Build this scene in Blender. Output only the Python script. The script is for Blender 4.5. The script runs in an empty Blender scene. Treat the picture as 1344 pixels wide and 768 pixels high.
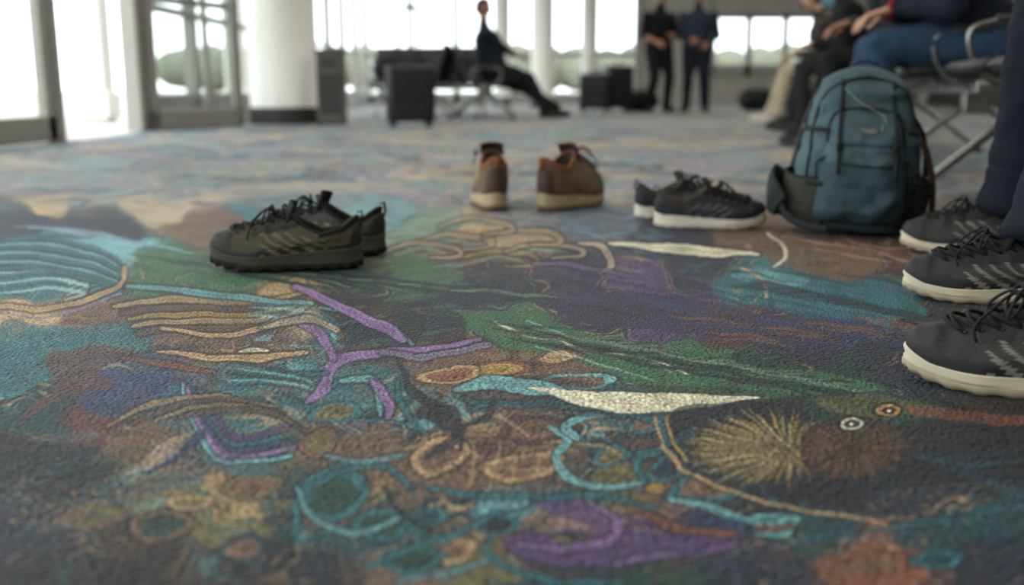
import bpy, bmesh, math, random
import numpy as np
from mathutils import Vector, Matrix, noise as mnoise
random.seed(4)
SC=bpy.context.scene
COL=SC.collection
SC.view_settings.view_transform='Standard'
# ---------------------------------------------------------------- helpers
def lin(c):
    out=[]
    for x in c:
        x=x/255.0
        out.append(x/12.92 if x<=.04045 else ((x+.055)/1.055)**2.4)
    return tuple(out)
def link(o,parent=None):
    COL.objects.link(o)
    if parent is not None: o.parent=parent
    return o
def empty(name,loc=(0,0,0),rz=0):
    e=bpy.data.objects.new(name,None); COL.objects.link(e)
    e.location=loc; e.rotation_euler=(0,0,rz); e.empty_display_size=.1
    return e
_m={}
def mat(name,rgb,rough=.7,var=.15,vs=40,bump=.15,bs=300,metal=0,sheen=0,spec=.4,emit=0):
    if name in _m: return _m[name]
    m=bpy.data.materials.new(name); m.use_nodes=True
    nt=m.node_tree; N=nt.nodes; Lk=nt.links
    b=N['Principled BSDF']; c=lin(rgb)
    tc=N.new('ShaderNodeTexCoord')
    n=N.new('ShaderNodeTexNoise'); n.inputs['Scale'].default_value=vs; n.inputs['Detail'].default_value=4
    Lk.new(tc.outputs['Object'],n.inputs['Vector'])
    mx=N.new('ShaderNodeMix'); mx.data_type='RGBA'
    mx.inputs[6].default_value=tuple(max(0,x*(1-var)) for x in c)+(1,)
    mx.inputs[7].default_value=tuple(min(1,x*(1+var)) for x in c)+(1,)
    Lk.new(n.outputs['Fac'],mx.inputs[0]); Lk.new(mx.outputs[2],b.inputs['Base Color'])
    b.inputs['Roughness'].default_value=rough; b.inputs['Metallic'].default_value=metal
    b.inputs['Specular IOR Level'].default_value=spec
    if sheen: b.inputs['Sheen Weight'].default_value=sheen
    if emit:
        Lk.new(mx.outputs[2],b.inputs['Emission Color']); b.inputs['Emission Strength'].default_value=emit
    if bump:
        n2=N.new('ShaderNodeTexNoise'); n2.inputs['Scale'].default_value=bs; n2.inputs['Detail'].default_value=2
        Lk.new(tc.outputs['Object'],n2.inputs['Vector'])
        bp=N.new('ShaderNodeBump'); bp.inputs['Strength'].default_value=bump; bp.inputs['Distance'].default_value=.002
        Lk.new(n2.outputs['Fac'],bp.inputs['Height']); Lk.new(bp.outputs[0],b.inputs['Normal'])
    _m[name]=m; return m
def glass_mat():
    m=bpy.data.materials.new('window_glass'); m.use_nodes=True
    nt=m.node_tree; nt.nodes.clear()
    o=nt.nodes.new('ShaderNodeOutputMaterial'); t=nt.nodes.new('ShaderNodeBsdfTransparent')
    t.inputs[0].default_value=(.90,.92,.91,1)
    g=nt.nodes.new('ShaderNodeBsdfGlossy'); g.inputs['Roughness'].default_value=.03
    x=nt.nodes.new('ShaderNodeMixShader'); x.inputs[0].default_value=.06
    nt.links.new(t.outputs[0],x.inputs[1]); nt.links.new(g.outputs[0],x.inputs[2]); nt.links.new(x.outputs[0],o.inputs[0])
    return m
def catmull(P,n=8,closed=False):
    P=np.array(P,float); out=[]
    k=len(P)
    rng=range(k if closed else k-1)
    for i in rng:
        if closed: p0,p1,p2,p3=P[(i-1)%k],P[i],P[(i+1)%k],P[(i+2)%k]
        else: p0,p1,p2,p3=P[max(i-1,0)],P[i],P[i+1],P[min(i+2,k-1)]
        for j in range(n):
            t=j/n
            out.append(.5*((2*p1)+(-p0+p2)*t+(2*p0-5*p1+4*p2-p3)*t*t+(-p0+3*p1-3*p2+p3)*t**3))
    if not closed: out.append(P[-1])
    return np.array(out)
class MB:
    def __init__(s): s.v=[]; s.f=[]; s.m=[]; s.s=[]
    def add(s,V,F,mat=0,smooth=True):
        o=len(s.v); s.v.extend([tuple(map(float,p)) for p in V])
        for i,f in enumerate(F):
            s.f.append(tuple(int(a)+o for a in f)); s.m.append(int(mat if np.isscalar(mat) else mat[i])); s.s.append(smooth)
    def grid(s,P,cu=False,cv=False,mat=0,smooth=True,cap0=False,cap1=False):
        P=np.array(P,float); nu,nv=P.shape[:2]; F=[]; M=[]
        for i in range(nu if cu else nu-1):
            for j in range(nv if cv else nv-1):
                a=i*nv+j; b=i*nv+(j+1)%nv; c=((i+1)%nu)*nv+(j+1)%nv; d=((i+1)%nu)*nv+j
                F.append((a,b,c,d)); M.append(mat if np.isscalar(mat) else mat[i][j])
        if cap0: F.append(tuple(range(nv))[::-1]); M.append(M[0])
        if cap1: F.append(tuple((nu-1)*nv+j for j in range(nv))); M.append(M[-1])
        s.add(P.reshape(-1,3),F,M,smooth)
    def tube(s,pts,r,n=8,mat=0,rb=None,ref=None,closed=False,sq=False):
        pts=np.array(pts,float); k=len(pts)
        r=np.ones(k)*r if np.isscalar(r) else np.array(r); rb=r if rb is None else (np.ones(k)*rb if np.isscalar(rb) else np.array(rb))
        rings=[]; prev=None
        for i in range(k):
            if closed: t=pts[(i+1)%k]-pts[i-1]
            else: t=pts[min(i+1,k-1)]-pts[max(i-1,0)]
            t/=np.linalg.norm(t)+1e-12
            if ref is not None: q=np.array(ref,float)
            elif prev is None: q=np.array([0,0,1.]) if abs(t[2])<.9 else np.array([1.,0,0])
            else: q=prev
            a=np.cross(t,q); 
            if ref is None and prev is not None: a=prev-t*np.dot(prev,t)
            a/=np.linalg.norm(a)+1e-12; prev=a if ref is None else None
            b=np.cross(t,a)
            an=np.arange(n)*2*math.pi/n
            ca,sa=np.cos(an),np.sin(an)
            if sq: ca=np.sign(ca)*np.abs(ca)**.4; sa=np.sign(sa)*np.abs(sa)**.4
            rings.append(pts[i]+np.outer(ca*r[i],a)+np.outer(sa*rb[i],b))
        s.grid(rings,cu=closed,cv=True,mat=mat,cap0=not closed,cap1=not closed)
    def loft(s,C,A,B,n=20,e=2.0,mat=0):
        an=np.arange(n)*2*math.pi/n; ca=np.cos(an); sa=np.sin(an)
        ca=np.sign(ca)*np.abs(ca)**(2/e); sa=np.sign(sa)*np.abs(sa)**(2/e)
        R=[np.array(c)+np.outer(ca,a)+np.outer(sa,b) for c,a,b in zip(C,A,B)]
        s.grid(R,cv=True,mat=mat,cap0=True,cap1=True)
    def ell(s,c,ax,mat=0,nu=10,nv=14,M=None,e=1.0):
        P=[]
        for i in range(nu+1):
            ph=-math.pi/2+math.pi*(.02+.96*i/nu)
            for_=[]
            for j in range(nv):
                t=2*math.pi*j/nv
                f=lambda x:math.copysign(abs(x)**e,x)
                p=np.array([f(math.cos(ph))*f(math.cos(t))*ax[0],f(math.cos(ph))*f(math.sin(t))*ax[1],f(math.sin(ph))*ax[2]])
                if M is not None: p=np.array(M)@p
                for_.append(p+np.array(c))
            P.append(for_)
        s.grid(P,cv=True,mat=mat,cap0=True,cap1=True)
    def box(s,c,size,bev=.004,mat=0,R=None,seg=2,smooth=False):
        bm=bmesh.new(); bmesh.ops.create_cube(bm,size=1)
        for v in bm.verts: v.co=Vector((v.co.x*size[0],v.co.y*size[1],v.co.z*size[2]))
        if bev: bmesh.ops.bevel(bm,geom=bm.edges[:],offset=bev,segments=seg,affect='EDGES',profile=.5)
        bm.verts.ensure_lookup_table()
        V=[np.array(v.co) for v in bm.verts]
        if R is not None: V=[np.array(R)@v for v in V]
        V=[v+np.array(c) for v in V]
        s.add(V,[[v.index for v in f.verts] for f in bm.faces],mat,smooth); bm.free()
    def caps(s,a,b,ra,rb,n=14,mat=0):
        a=np.array(a,float); b=np.array(b,float); d=b-a; L=np.linalg.norm(d); d/=L
        P=[];R=[]
        for k in range(5): 
            t=math.pi/2*(1-k/5)*.97; P.append(a-d*ra*math.sin(t)); R.append(ra*math.cos(t))
        for k in range(5): P.append(a+d*L*k/4); R.append(ra+(rb-ra)*k/4)
        for k in range(1,6):
            t=math.pi/2*k/5*.97; P.append(b+d*rb*math.sin(t)); R.append(rb*math.cos(t))
        s.tube(P,R,n=n,mat=mat)
    def mesh(s,name,mats):
        me=bpy.data.meshes.new(name); me.from_pydata(s.v,[],s.f)
        for m in mats: me.materials.append(m)
        me.polygons.foreach_set('material_index',s.m); me.polygons.foreach_set('use_smooth',s.s)
        bm=bmesh.new(); bm.from_mesh(me); bmesh.ops.recalc_face_normals(bm,faces=bm.faces[:]); bm.to_mesh(me); bm.free()
        me.update(); return me
    def obj(s,name,mats,parent=None,loc=(0,0,0),rz=0):
        o=bpy.data.objects.new(name,s.mesh(name,mats)); link(o,parent); o.location=loc; o.rotation_euler=(0,0,rz); return o

# ---------------------------------------------------------------- camera
H=.36; PITCH=math.radians(11.63); FPX=1307.0
cam=bpy.data.cameras.new('camera'); cam.sensor_width=36; cam.lens=FPX/1344*36
co=bpy.data.objects.new('camera',cam); COL.objects.link(co)
co.location=(0,0,H); co.rotation_euler=(math.pi/2-PITCH,0,0)
cam.dof.use_dof=True; cam.dof.focus_distance=1.42; cam.dof.aperture_fstop=2.5
cam.clip_start=.05; cam.clip_end=500
SC.camera=co

# ---------------------------------------------------------------- carpet artwork
_rs=np.random.RandomState(7); PERM=_rs.permutation(256); GA=_rs.rand(256)*2*math.pi
GX=np.cos(GA); GY=np.sin(GA)
def pn(x,y,seed=0):
    x=x+seed*17.31; y=y+seed*9.73
    xi=np.floor(x).astype(np.int64); yi=np.floor(y).astype(np.int64); xf=x-xi; yf=y-yi
    u=xf*xf*xf*(xf*(xf*6-15)+10); w=yf*yf*yf*(yf*(yf*6-15)+10)
    def g(ix,iy,fx,fy):
        h=PERM[(PERM[ix&255]+iy)&255]; return GX[h]*fx+GY[h]*fy
    a=g(xi,yi,xf,yf); b=g(xi+1,yi,xf-1,yf); c=g(xi,yi+1,xf,yf-1); d=g(xi+1,yi+1,xf-1,yf-1)
    return ((a+(b-a)*u)*(1-w)+(c+(d-c)*u)*w)*1.5
def fbm(x,y,seed=0,o=3):
    s=0;a=1
    for i in range(o): s=s+a*pn(x*2**i,y*2**i,seed+i*3); a*=.5
    return s
def sst(a,b,x):
    t=np.clip((x-a)/(b-a),0,1); return t*t*(3-2*t)
C={k:np.array(lin(v)) for k,v in dict(
 nv=(28,36,54),dn=(13,18,28),te=(36,104,112),lt=(116,176,180),dt=(12,60,66),gr=(56,100,68),dg=(22,56,48),
 ol=(106,98,54),br=(112,84,66),ma=(84,50,50),ta=(188,156,112),go=(172,142,76),li=(148,114,166),pu=(80,56,102),
 dp=(42,38,66),cr=(230,222,190),bl=(36,62,100),mi=(150,194,184),db=(44,33,28),rd=(130,78,56),sl=(100,112,128),
 pt=(108,150,154),pl=(136,124,152),pa=(190,170,142),sg=(114,140,118),gy=(126,126,128)).items()}
SEEDS=[(50,235,'sl'),(160,240,'pt'),(300,240,'pa'),(430,235,'pt'),(540,245,'pl'),(640,240,'sl'),(760,240,'pa'),(900,245,'pl'),(1050,240,'sl'),(1200,240,'br'),
(60,262,'ta'),(30,288,'nv'),(120,294,'nv'),(220,270,'pa'),(265,300,'br'),(350,262,'te'),(500,275,'pt'),(560,300,'sg'),(650,310,'ta'),(700,275,'gy'),
(790,290,'sl'),(850,300,'dp'),(1000,300,'br'),(1100,345,'br'),(1180,330,'ma'),(1280,300,'nv'),(50,325,'te'),(130,345,'lt'),(30,372,'te'),(30,410,'ta'),(110,415,'br'),
(200,360,'gr'),(300,378,'gr'),(450,372,'dg'),(550,375,'gr'),(650,370,'nv'),(620,340,'br'),(750,352,'dp'),(850,370,'pu'),(900,345,'nv'),(1000,375,'te'),
(1080,385,'te'),(1150,398,'te'),(60,450,'te'),(30,500,'dt'),(120,455,'te'),(170,512,'bl'),(230,420,'br'),(300,425,'br'),(380,400,'ta'),(450,395,'nv'),
(560,412,'nv'),(520,440,'nv'),(590,470,'br'),(680,430,'gr'),(800,455,'gr'),(900,480,'gr'),(1000,495,'dg'),(790,410,'dp'),(880,420,'pu'),(960,430,'ma'),(1050,440,'dp'),
(1110,435,'bl'),(1160,465,'nv'),(1250,420,'dn'),(30,600,'dn'),(100,640,'dn'),(60,545,'dt'),(120,548,'ma'),(200,545,'br'),(230,590,'br'),(190,650,'ol'),(300,585,'br'),
(350,540,'te'),(380,580,'ol'),(455,520,'te'),(480,560,'nv'),(500,610,'br'),(570,560,'dn'),(600,620,'br'),(700,570,'br'),(650,600,'ma'),(620,500,'br'),(720,500,'br'),(450,640,'dg'),
(400,680,'dt'),(480,690,'nv'),(560,685,'dt'),(300,690,'ol'),(240,730,'db'),(130,750,'dn'),(800,550,'te'),(780,600,'dt'),(850,590,'nv'),(890,640,'br'),(820,640,'ol'),
(1000,540,'dn'),(1100,500,'dg'),(1200,500,'nv'),(1000,640,'dn'),(1100,640,'dn'),(1270,545,'db'),(1300,600,'dn'),(1200,650,'nv'),(1260,700,'dt'),(1050,690,'dt'),
(1140,735,'rd'),(1310,740,'nv'),(900,710,'dp'),(800,690,'pu'),(740,735,'nv'),(1000,745,'nv'),(620,740,'ol'),(560,750,'br'),(670,670,'nv'),(350,760,'dn'),(880,760,'dg'),
(40,700,'nv'),(180,700,'db'),(60,760,'dn'),(1344,480,'dn'),(960,590,'dn'),(930,555,'dn')]
def blobs(u,v):
    wu=u+26*fbm(u/90,v/55,1)+5*pn(u/25,v/16,5); wv=v+13*fbm(u/90,v/55,2)+3*pn(u/25,v/16,6)
    acc=np.zeros((len(u),3)); ws=np.zeros(len(u)); d1=np.full(len(u),1e9); d2=np.full(len(u),1e9)
    for (a,b,k) in SEEDS:
        sc=1.0/(22+max(0,b-230)*.07)
        d=((wu-a)*sc)**2+((wv-b)*sc*1.9)**2
        w=1/(d+.02)**5
        acc+=w[:,None]*C[k]; ws+=w
        ds=np.sqrt(d); n1=np.minimum(d1,ds); d2=np.minimum(np.maximum(d1,ds),d2); d1=n1
    col=acc/ws[:,None]; e=d2-d1
    g=sst(-.2,.25,pn(u/120,v/60,61))
    dk=(1-sst(.05,.14,e))*.5; col=col*(1-dk[:,None])+C['dn']*dk[:,None]
    l=(1-sst(.04,.09,np.abs(e-.24)))*.5*g; col=col*(1-l[:,None])+palette(.5*fbm(u/140,v/80,62)+.5,['lt','ta','te','br','ta','te','br'])*l[:,None]
    s=pn(wu/60+wv/14,wv/7-wu/90,63); k=1+.38*s
    return col*k[:,None]
def palette(t,keys):
    t=np.mod(t,1)*len(keys); i=np.floor(t).astype(int)%len(keys); f=sst(.35,.65,t-np.floor(t))
    K=np.array([C[k] for k in keys]); return K[i]*(1-f[:,None])+K[(i+1)%len(keys)]*f[:,None]
def cells(X,Y,sx,sy,seed,warp=.75):
    qx=X/sx+warp*fbm(X/sx*.45,Y/sy*.45,seed,2); qy=Y/sy+warp*fbm(X/sx*.45,Y/sy*.45,seed+5,2)
    ix=np.floor(qx).astype(np.int64); iy=np.floor(qy).astype(np.int64)
    d1=np.full(len(X),9.);d2=np.full(len(X),9.);h1=np.zeros(len(X),np.int64)
    for a in (-1,0,1):
        for b in (-1,0,1):
            h=PERM[(PERM[(ix+a+seed*13)&255]+iy+b)&255]; h_=PERM[(h+91)&255]
            d=np.hypot(ix+a+.1+.8*h/255-qx,(iy+b+.1+.8*h_/255-qy))
            m=d<d1; d2=np.where(m,d1,np.minimum(d2,d)); h1=np.where(m,h,h1); d1=np.where(m,d,d1)
    return d1,d2-d1,h1
def pick(h,keys): return np.array([C[k] for k in keys])[h%len(keys)]
S=[]
def st(c,w,*p,a=.9,u=True): S.append(('s',p,w,c,a,u and max(w)>=6 and c not in('dn','nv','dg','db','dp','dt')))
def pg(c,*p,a=.9): S.append(('p',p,None,c,a,False))
pg('gr',(588,408),(680,412),(760,432),(860,462),(980,478),(1090,492),(1165,508),(1150,528),(1060,530),(960,522),(860,500),(760,478),(690,462),(630,440),a=.85)
pg('te',(960,362),(1040,356),(1120,372),(1200,396),(1215,415),(1140,418),(1060,414),(1010,392),a=.8)
pg('lt',(960,360),(1010,356),(1060,366),(1040,378),(990,374),a=.5)
pg('dp',(700,395),(800,382),(900,390),(1000,412),(1090,420),(1160,428),(1130,446),(1000,448),(880,436),(780,424),a=.75)
pg('te',(0,425),(90,430),(180,425),(200,450),(130,480),(60,500),(0,520),a=.75)
pg('bl',(100,520),(140,500),(190,488),(240,495),(235,520),(190,540),(130,545),a=.85)
pg('ma',(60,470),(110,455),(190,462),(130,485),(150,505),(90,520),(20,560),(70,510),a=.8)
pg('dn',(420,390),(520,395),(600,410),(610,445),(540,450),(470,440),(430,415),a=.8)
CELLS_AT=len(S)
for k in range(7):
    o=k*6
    st('lt' if k%2 else 'te',[3,7,8,6,3],(-20,318+o),(50,315+o),(120,330+o),(160,352+o*.8),(120,372+o*.6),a=.75)
    st('dt' if k%2 else 'mi',[2,4,4,2],(-10,345+o*1.2),(60,343+o),(110,355+o*.8),(90,376+o*.4),a=.7)
st('ta',[5,7,6],(-20,400),(60,405),(150,380),(165,352)); st('pl',[2,3,2],(0,412),(70,414),(160,385))
for k in range(6):
    st('lt' if k%2 else 'pl',[2,5,2],(20+k*20,296+k*3),(90+k*22,300+k*4),(160+k*18,312+k*4),a=.6)
for k in range(5):
    st(['ta','br','go','ta','br'][k],[4,8,8,4],(150+k*8,402+k*9),(230,392+k*10),(320,398+k*8),(400,384+k*8),a=.7)
st('ta',[4,8,6],(215,432),(300,440),(372,418),(410,400)); st('lt',[4,9,5],(170,375),(240,382),(330,392),(410,400),a=.7)
st('lt',[3,7,3],(420,405),(470,412),(520,436),(540,452),a=.5)
for k in range(5): st('lt' if k%2 else 'te',[2,5,5,2],(330,398+k*5),(400,405+k*6),(440,425+k*6),(420,450+k*5),a=.65)
for (x,y,c) in [(600,318,'ta'),(660,340,'go'),(560,330,'ta'),(720,330,'pa'),(690,312,'ta'),(630,298,'pa')]:
    st(c,[2,5,6,5,2],(x-55,y),(x-15,y-10),(x+35,y-6),(x+45,y+6),(x+5,y+9),a=.65)
    st('sg',[2,4,2],(x-40,y+4),(x,y-4),(x+25,y+2),a=.7)
st('pa',[3,8,8,4],(760,318),(790,325),(800,345),(785,358)); st('cr',[3,4,4,2],(1008,308),(1030,322),(1030,338),(1018,350),a=.85)
st('pa',[3,4,3],(975,352),(1000,368),(1003,390)); st('li',[3,6,3],(700,345),(760,350),(830,362),a=.5)
for k in range(9):
    x=380+k*34; st('gr' if k%2 else 'sg',[2,6,2],(x-60,352+k*3.5),(x+10,360+k*3),(x+80,378+k*1.5),a=.6)
for k in range(8): st('dg',[2,5,2],(170+k*22,335+k*4),(250+k*20,345+k*4),(330+k*15,362+k*3),a=.6)
for k in range(7): st('nv',[2,6,2],(480+k*24,392+k%3*5),(560+k*20,384+k%4*5),(640+k*16,392+k%3*4),a=.6)
st('cr',[2,8,14,11,3],(800,320),(850,323),(900,328),(950,332),(995,332)); st('pt',[2,7,2],(600,262),(660,270),(720,268),a=.6)
pg('br',(380,560),(460,548),(540,580),(640,540),(720,560),(770,600),(740,640),(640,655),(560,650),(480,640),(400,620),a=.45)
for (x,y,a,b,c,e) in [(440,540,30,14,'ol','te'),(420,582,26,16,'ol','br'),(700,565,42,18,'br','ma'),(640,590,34,14,'ma','br'),(690,612,46,16,'br','ta'),(575,600,34,20,'br','ta'),(760,500,46,9,'br','lt'),(650,486,40,9,'go','rd'),(590,492,36,10,'rd','ta'),
   (730,468,28,8,'ta','br'),(850,556,26,10,'br','te'),(800,600,22,12,'ol','te'),(835,662,30,12,'ol','br'),(930,640,46,18,'br','te'),(440,650,40,26,'dg','te'),(500,690,34,20,'dg','te'),(590,722,32,16,'br','ta'),
   (560,680,24,12,'dt','te'),(730,712,26,12,'ol','nv'),(880,612,28,16,'nv','te'),(545,738,34,14,'dg','te'),(650,690,26,12,'dn','te'),(1010,690,36,14,'te','lt'),(120,676,40,16,'ol','br'),(210,690,38,18,'dg','br'),(330,640,34,16,'br','ol'),
   (320,720,30,14,'br','dt'),(1140,742,44,16,'br','rd'),(1230,735,30,12,'dt','te'),(250,660,26,10,'ol','ta'),(900,575,16,14,'lt','nv'),(860,640,14,8,'go','br')]:
    P=[(x+a*math.cos(t+.3)*(1+.18*math.sin(3*t+x)),y+b*math.sin(t)*(1+.18*math.cos(2*t+y))) for t in np.arange(8)*math.pi/4]
    pg('dn',*[(x+(p[0]-x)*1.28,y+(p[1]-y)*1.28) for p in P],a=.7)
    pg(e,*[(x+(p[0]-x)*1.14,y+(p[1]-y)*1.14) for p in P],a=.85); pg(c,*[(x+(p[0]-x)*.82,y+(p[1]-y)*.82) for p in P],a=.95)
    pg('dn',*[(x+6+(p[0]-x)*.3,y+(p[1]-y)*.3) for p in P],a=.35)
for k in range(16):
    x=560+15*k; y=550+ (k*37)%90
    st(['ma','ta','db','br'][k%4],[2,4,4,2],(x-40,y),(x,y-12+k%5*4),(x+40,y+4),(x+60,y+18),a=.6)
for k in range(10): st('ta' if k%2 else 'ma',[2,4,2],(590+k*16,655-k*4),(610+k*14,620-k*3),(600+k*18,575+k*2),a=.5)
st('lt',[5,9,10,10,9,6],(722,560),(748,580),(728,600),(745,624),(790,640),(845,632)); st('te',[6,10,12,10,6],(845,632),(835,600),(870,590),(872,560),(820,540))
st('lt',[5,10,10,6],(820,540),(770,548),(740,560),(760,575)); st('te',[4,8,10,6],(600,520),(640,530),(740,530),(820,545))
st('te',[5,12,14,10,5],(385,700),(395,650),(430,620),(500,612),(540,640)); st('lt',[4,7,8,5],(388,640),(410,680),(470,700),(520,680),a=.7)
st('lt',[4,8,5],(430,600),(470,606),(530,596),a=.5); st('te',[4,8,8,4],(560,640),(620,650),(700,652),(750,660))
st('te',[5,10,10,5],(480,745),(540,720),(600,700),(660,672)); st('lt',[4,7,4],(520,765),(590,752),(650,735),a=.6)
st('te',[4,9,9,9,4],(905,560),(895,600),(930,622),(990,632),(1020,668)); st('lt',[4,10,8,4],(880,655),(940,668),(1000,690),(1030,680))
st('te',[3,6,3],(640,766),(700,770),(790,764),a=.6)
pg('dn',(600,528),(640,500),(700,492),(760,500),(860,506),(1000,512),(960,545),(860,548),(760,548),(680,532),a=.5)
st('lt',[8,20,24,14,8],(600,510),(640,502),(700,508),(740,518),(800,538),a=.85)
pg('cr',(692,508),(740,513),(790,513),(850,516),(900,517),(950,519),(996,520),(950,530),(900,538),(850,542),(800,540),(750,528),a=.92)
st('pa',[1,3,1],(760,524),(840,532),(920,526),a=.7,u=False)
st('cr',[3,4,5,4,3,2],(648,422),(690,440),(735,446),(770,462),(840,468),(905,492),a=.75)
st('mi',[2,3,3,2],(690,420),(760,446),(830,460),(880,490),a=.6); st('mi',[2,3,2],(700,455),(780,476),(860,500),a=.6)
st('li',[6,10,15,15,8],(385,376),(425,394),(470,414),(508,432),(527,446))
st('li',[4,14,16,11,8,5],(398,528),(425,508),(440,478),(490,464),(560,458),(628,446)); st('li',[8,14,6],(440,470),(420,440),(395,425))
st('pl',[5,10,8],(500,462),(560,468),(640,452),a=.8); st('lt',[4,9,9,3],(450,500),(485,498),(500,520),(498,545))
st('li',[3,10,12,5],(488,500),(500,512),(512,530),(508,548)); st('dn',[4,14,16,5],(520,470),(545,520),(600,545),(605,590))
pg('te',(235,500),(262,512),(300,560),(360,560),(385,590),(340,625),(280,612),(250,575),(190,545),a=.6)
for k,(c,w) in enumerate([('lt',8),('li',10),('bl',8),('te',7),('pu',8)]):
    o=k*8
    st(c,[3,w,w+2,w,3],(238+o,502+o*.4),(252+o,540),(262+o*.9,572-o*.5),(300+o*.6,606-o*.9),(380+o*.3,598-o*1.3),a=.85)
st('bl',[4,10,8],(190,620),(240,592),(262,570))
for k in range(6): st('pa',[2,5,2],(160+k*8,626-k*7),(195+k*7,612-k*7),(232+k*4,594-k*5),a=.45)
for k in range(4): st(['ta','br','go','br'][k],[3,6,6,3],(140+k*30,560-k*4),(200+k*22,530+k*4),(280+k*20,520+k*6),(360+k*14,535+k*10),a=.5)
st('ta',[3,8,10,5],(210,462),(270,468),(340,470),(400,462)); st('cr',[2,6,2],(315,462),(335,460),(352,462)); st('rd',[4,8,4],(160,470),(220,478),(280,490))
st('te',[3,8,3],(300,488),(360,492),(430,490),a=.7); st('pa',[3,9,8],(340,430),(400,418),(440,432),a=.7)
for k in range(5): st('lt' if k%2 else 'nv',[2,4,2],(300,478+k*7),(360,482+k*6),(410,498+k*4),a=.7)
st('dn',[4,14,18,8],(545,510),(575,545),(600,570),(560,600)); st('dn',[4,12,5],(600,565),(640,545),(650,520)); st('te',[3,6,3],(520,500),(530,540),(560,570))
st('dn',[5,10,4],(505,640),(530,680),(580,700))
pg('pu',(700,660),(760,655),(800,680),(850,705),(930,690),(985,700),(960,722),(880,735),(790,748),(710,740),(660,715),(690,700),(760,712),(780,695),(740,680),a=.85)
st('li',[3,9,11,9,4],(770,658),(806,682),(800,706),(740,720),(680,712),a=.7); st('li',[3,6,8,5],(985,700),(950,720),(860,732),(780,748),a=.7)
st('nv',[4,10,10,4],(660,720),(720,745),(820,745),(930,722)); st('te',[4,9,9,4],(650,700),(640,730),(720,762),(820,766)); st('te',[4,9,5],(700,655),(790,652),(860,668)); st('rd',[4,9,10,4],(830,665),(880,690),(950,700),(1040,690))
st('bl',[4,14,14,4],(905,690),(950,684),(985,698),(960,712),a=.7)
for k in range(30):
    x=630+k*17; y=420+k*3.2+(k%3)*8
    st('dn' if k%2 else 'dg',[1.5,6,1.5],(x,y),(x+60,y+9+k%4),(x+135,y+12+k%5*2),a=.85)
for k in range(14):
    x=700+k*32; y=432+k*6; st('sg',[1.5,4,1.5],(x,y),(x+50,y+10),(x+100,y+13),a=.5)
for k in range(24):
    x=960+k*11; y=362+k*2.2; st('dn' if k%2 else 'dt',[1.5,4,1.5],(x-10+k*2,y+14),(x+40,y+10+k*.3),(x+80,y+16),a=.85)
for k in range(26):
    x=690+k*18; y=348+(k*13)%60; st(['pu','nv','dp','bl','dn'][k%5],[1.5,5,1.5],(x-20,y),(x+40,y+8),(x+90,y+22),a=.6)
for k in range(18):
    x=880+k*16; y=415+(k*7)%34; st(['br','pu','bl','rd'][k%4],[1.5,5,1.5],(x,y),(x+50,y+3),(x+100,y+12),a=.6)
for k in range(18): st('pa' if k%3==0 else 'rd',[1,2.5,1],(1030+k*12,308+k%6*6),(1080+k*12,318+k%5*6),(1140+k*10,326+k%6*6),a=.6)
# bird heads and golden urchin
pg('dn',(880,540),(960,528),(1060,520),(1200,520),(1344,560),(1344,620),(1200,640),(1050,655),(930,640),(885,600),a=.8)
pg('dg',(1056,524),(1120,514),(1190,518),(1240,534),(1230,552),(1160,560),(1080,556),a=.95)
pg('ol',(1075,524),(1120,517),(1180,522),(1215,536),(1160,548),(1100,545),a=.5)
for k in range(14): st('ol' if k%2 else 'gr',[1,3,1],(1068+k*11,524+k%3*3),(1090+k*10,534+k%4*4),(1104+k*9,548+k%3*4),a=.6,u=False)
pg('rd',(1195,532),(1260,538),(1344,546),(1400,556),(1344,560),(1250,552),(1200,546),a=.6)
pg('db',(912,588),(938,558),(990,546),(1050,550),(1085,590),(1056,622),(1000,632),(945,618),a=.7)
for k in range(120):
    t=k/120*2*math.pi; r=.9+.24*math.sin(k*7.3)*math.sin(k*2.1)
    ex,ey=997+100*r*math.cos(t),588+50*r*math.sin(t); cx,cy=1034,591
    q=.05+.25*abs(math.sin(k*3.7))
    st(['go','cr','ol','go','ol'][k%5],[1.0,2.6,.7],(cx+(ex-cx)*q,cy+(ey-cy)*q),(cx+(ex-cx)*.6,cy+(ey-cy)*.6-1),(ex,ey),a=.8 if k%5!=1 else .5,u=False)
for k in range(40):
    t=(k+.5)/40*2*math.pi; ex,ey=997+92*math.cos(t),588+45*math.sin(t); cx,cy=1034,591
    st('db',[.6,2,.6],(cx+(ex-cx)*.15,cy+(ey-cy)*.15),(cx+(ex-cx)*.6,cy+(ey-cy)*.6),(ex,ey),a=.7,u=False)
pg('db',(1058,566),(1100,546),(1160,553),(1186,580),(1172,610),(1120,628),(1070,622),(1050,594),a=.97)
for k in range(80):
    t=k/80*2*math.pi; r=.95+.14*math.sin(k*5.1); st(['rd','db','br','ma','ol'][k%5],[1,2.8,.8],(1118+(12+14*(k%3))*math.cos(t),588+(6+7*(k%3))*math.sin(t)),(1118+74*r*math.cos(t),588+43*r*math.sin(t)),a=.6,u=False)
for (x,y,c1,c2,s_) in [(1119,556,'cr','bl',1.0),(1165,537,'go','rd',1.1)]:
    for rr,c in [(20,'dn'),(15,c1),(10.5,c2),(8,'dn'),(3,'cr')]:
        pg(c,*[(x+s_*rr*math.cos(t),y+s_*rr*.46*math.sin(t)) for t in np.arange(8)*math.pi/4],a=1)
st('ta',[2.5,4,3.5,4,4,2.5],(868,588),(905,622),(980,652),(1060,672),(1125,678),(1176,692),u=False); st('ta',[3,4,3],(862,548),(870,584),(900,620)); st('go',[3,4,3],(876,548),(884,580),(900,606))
for k in range(12): st(['te','br','bl','dg'][k%4],[2,8,2],(20+k*18,700-k*11),(70+k*22,690-k*8),(130+k*20,705-k*12),a=.35,u=False)
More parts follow.
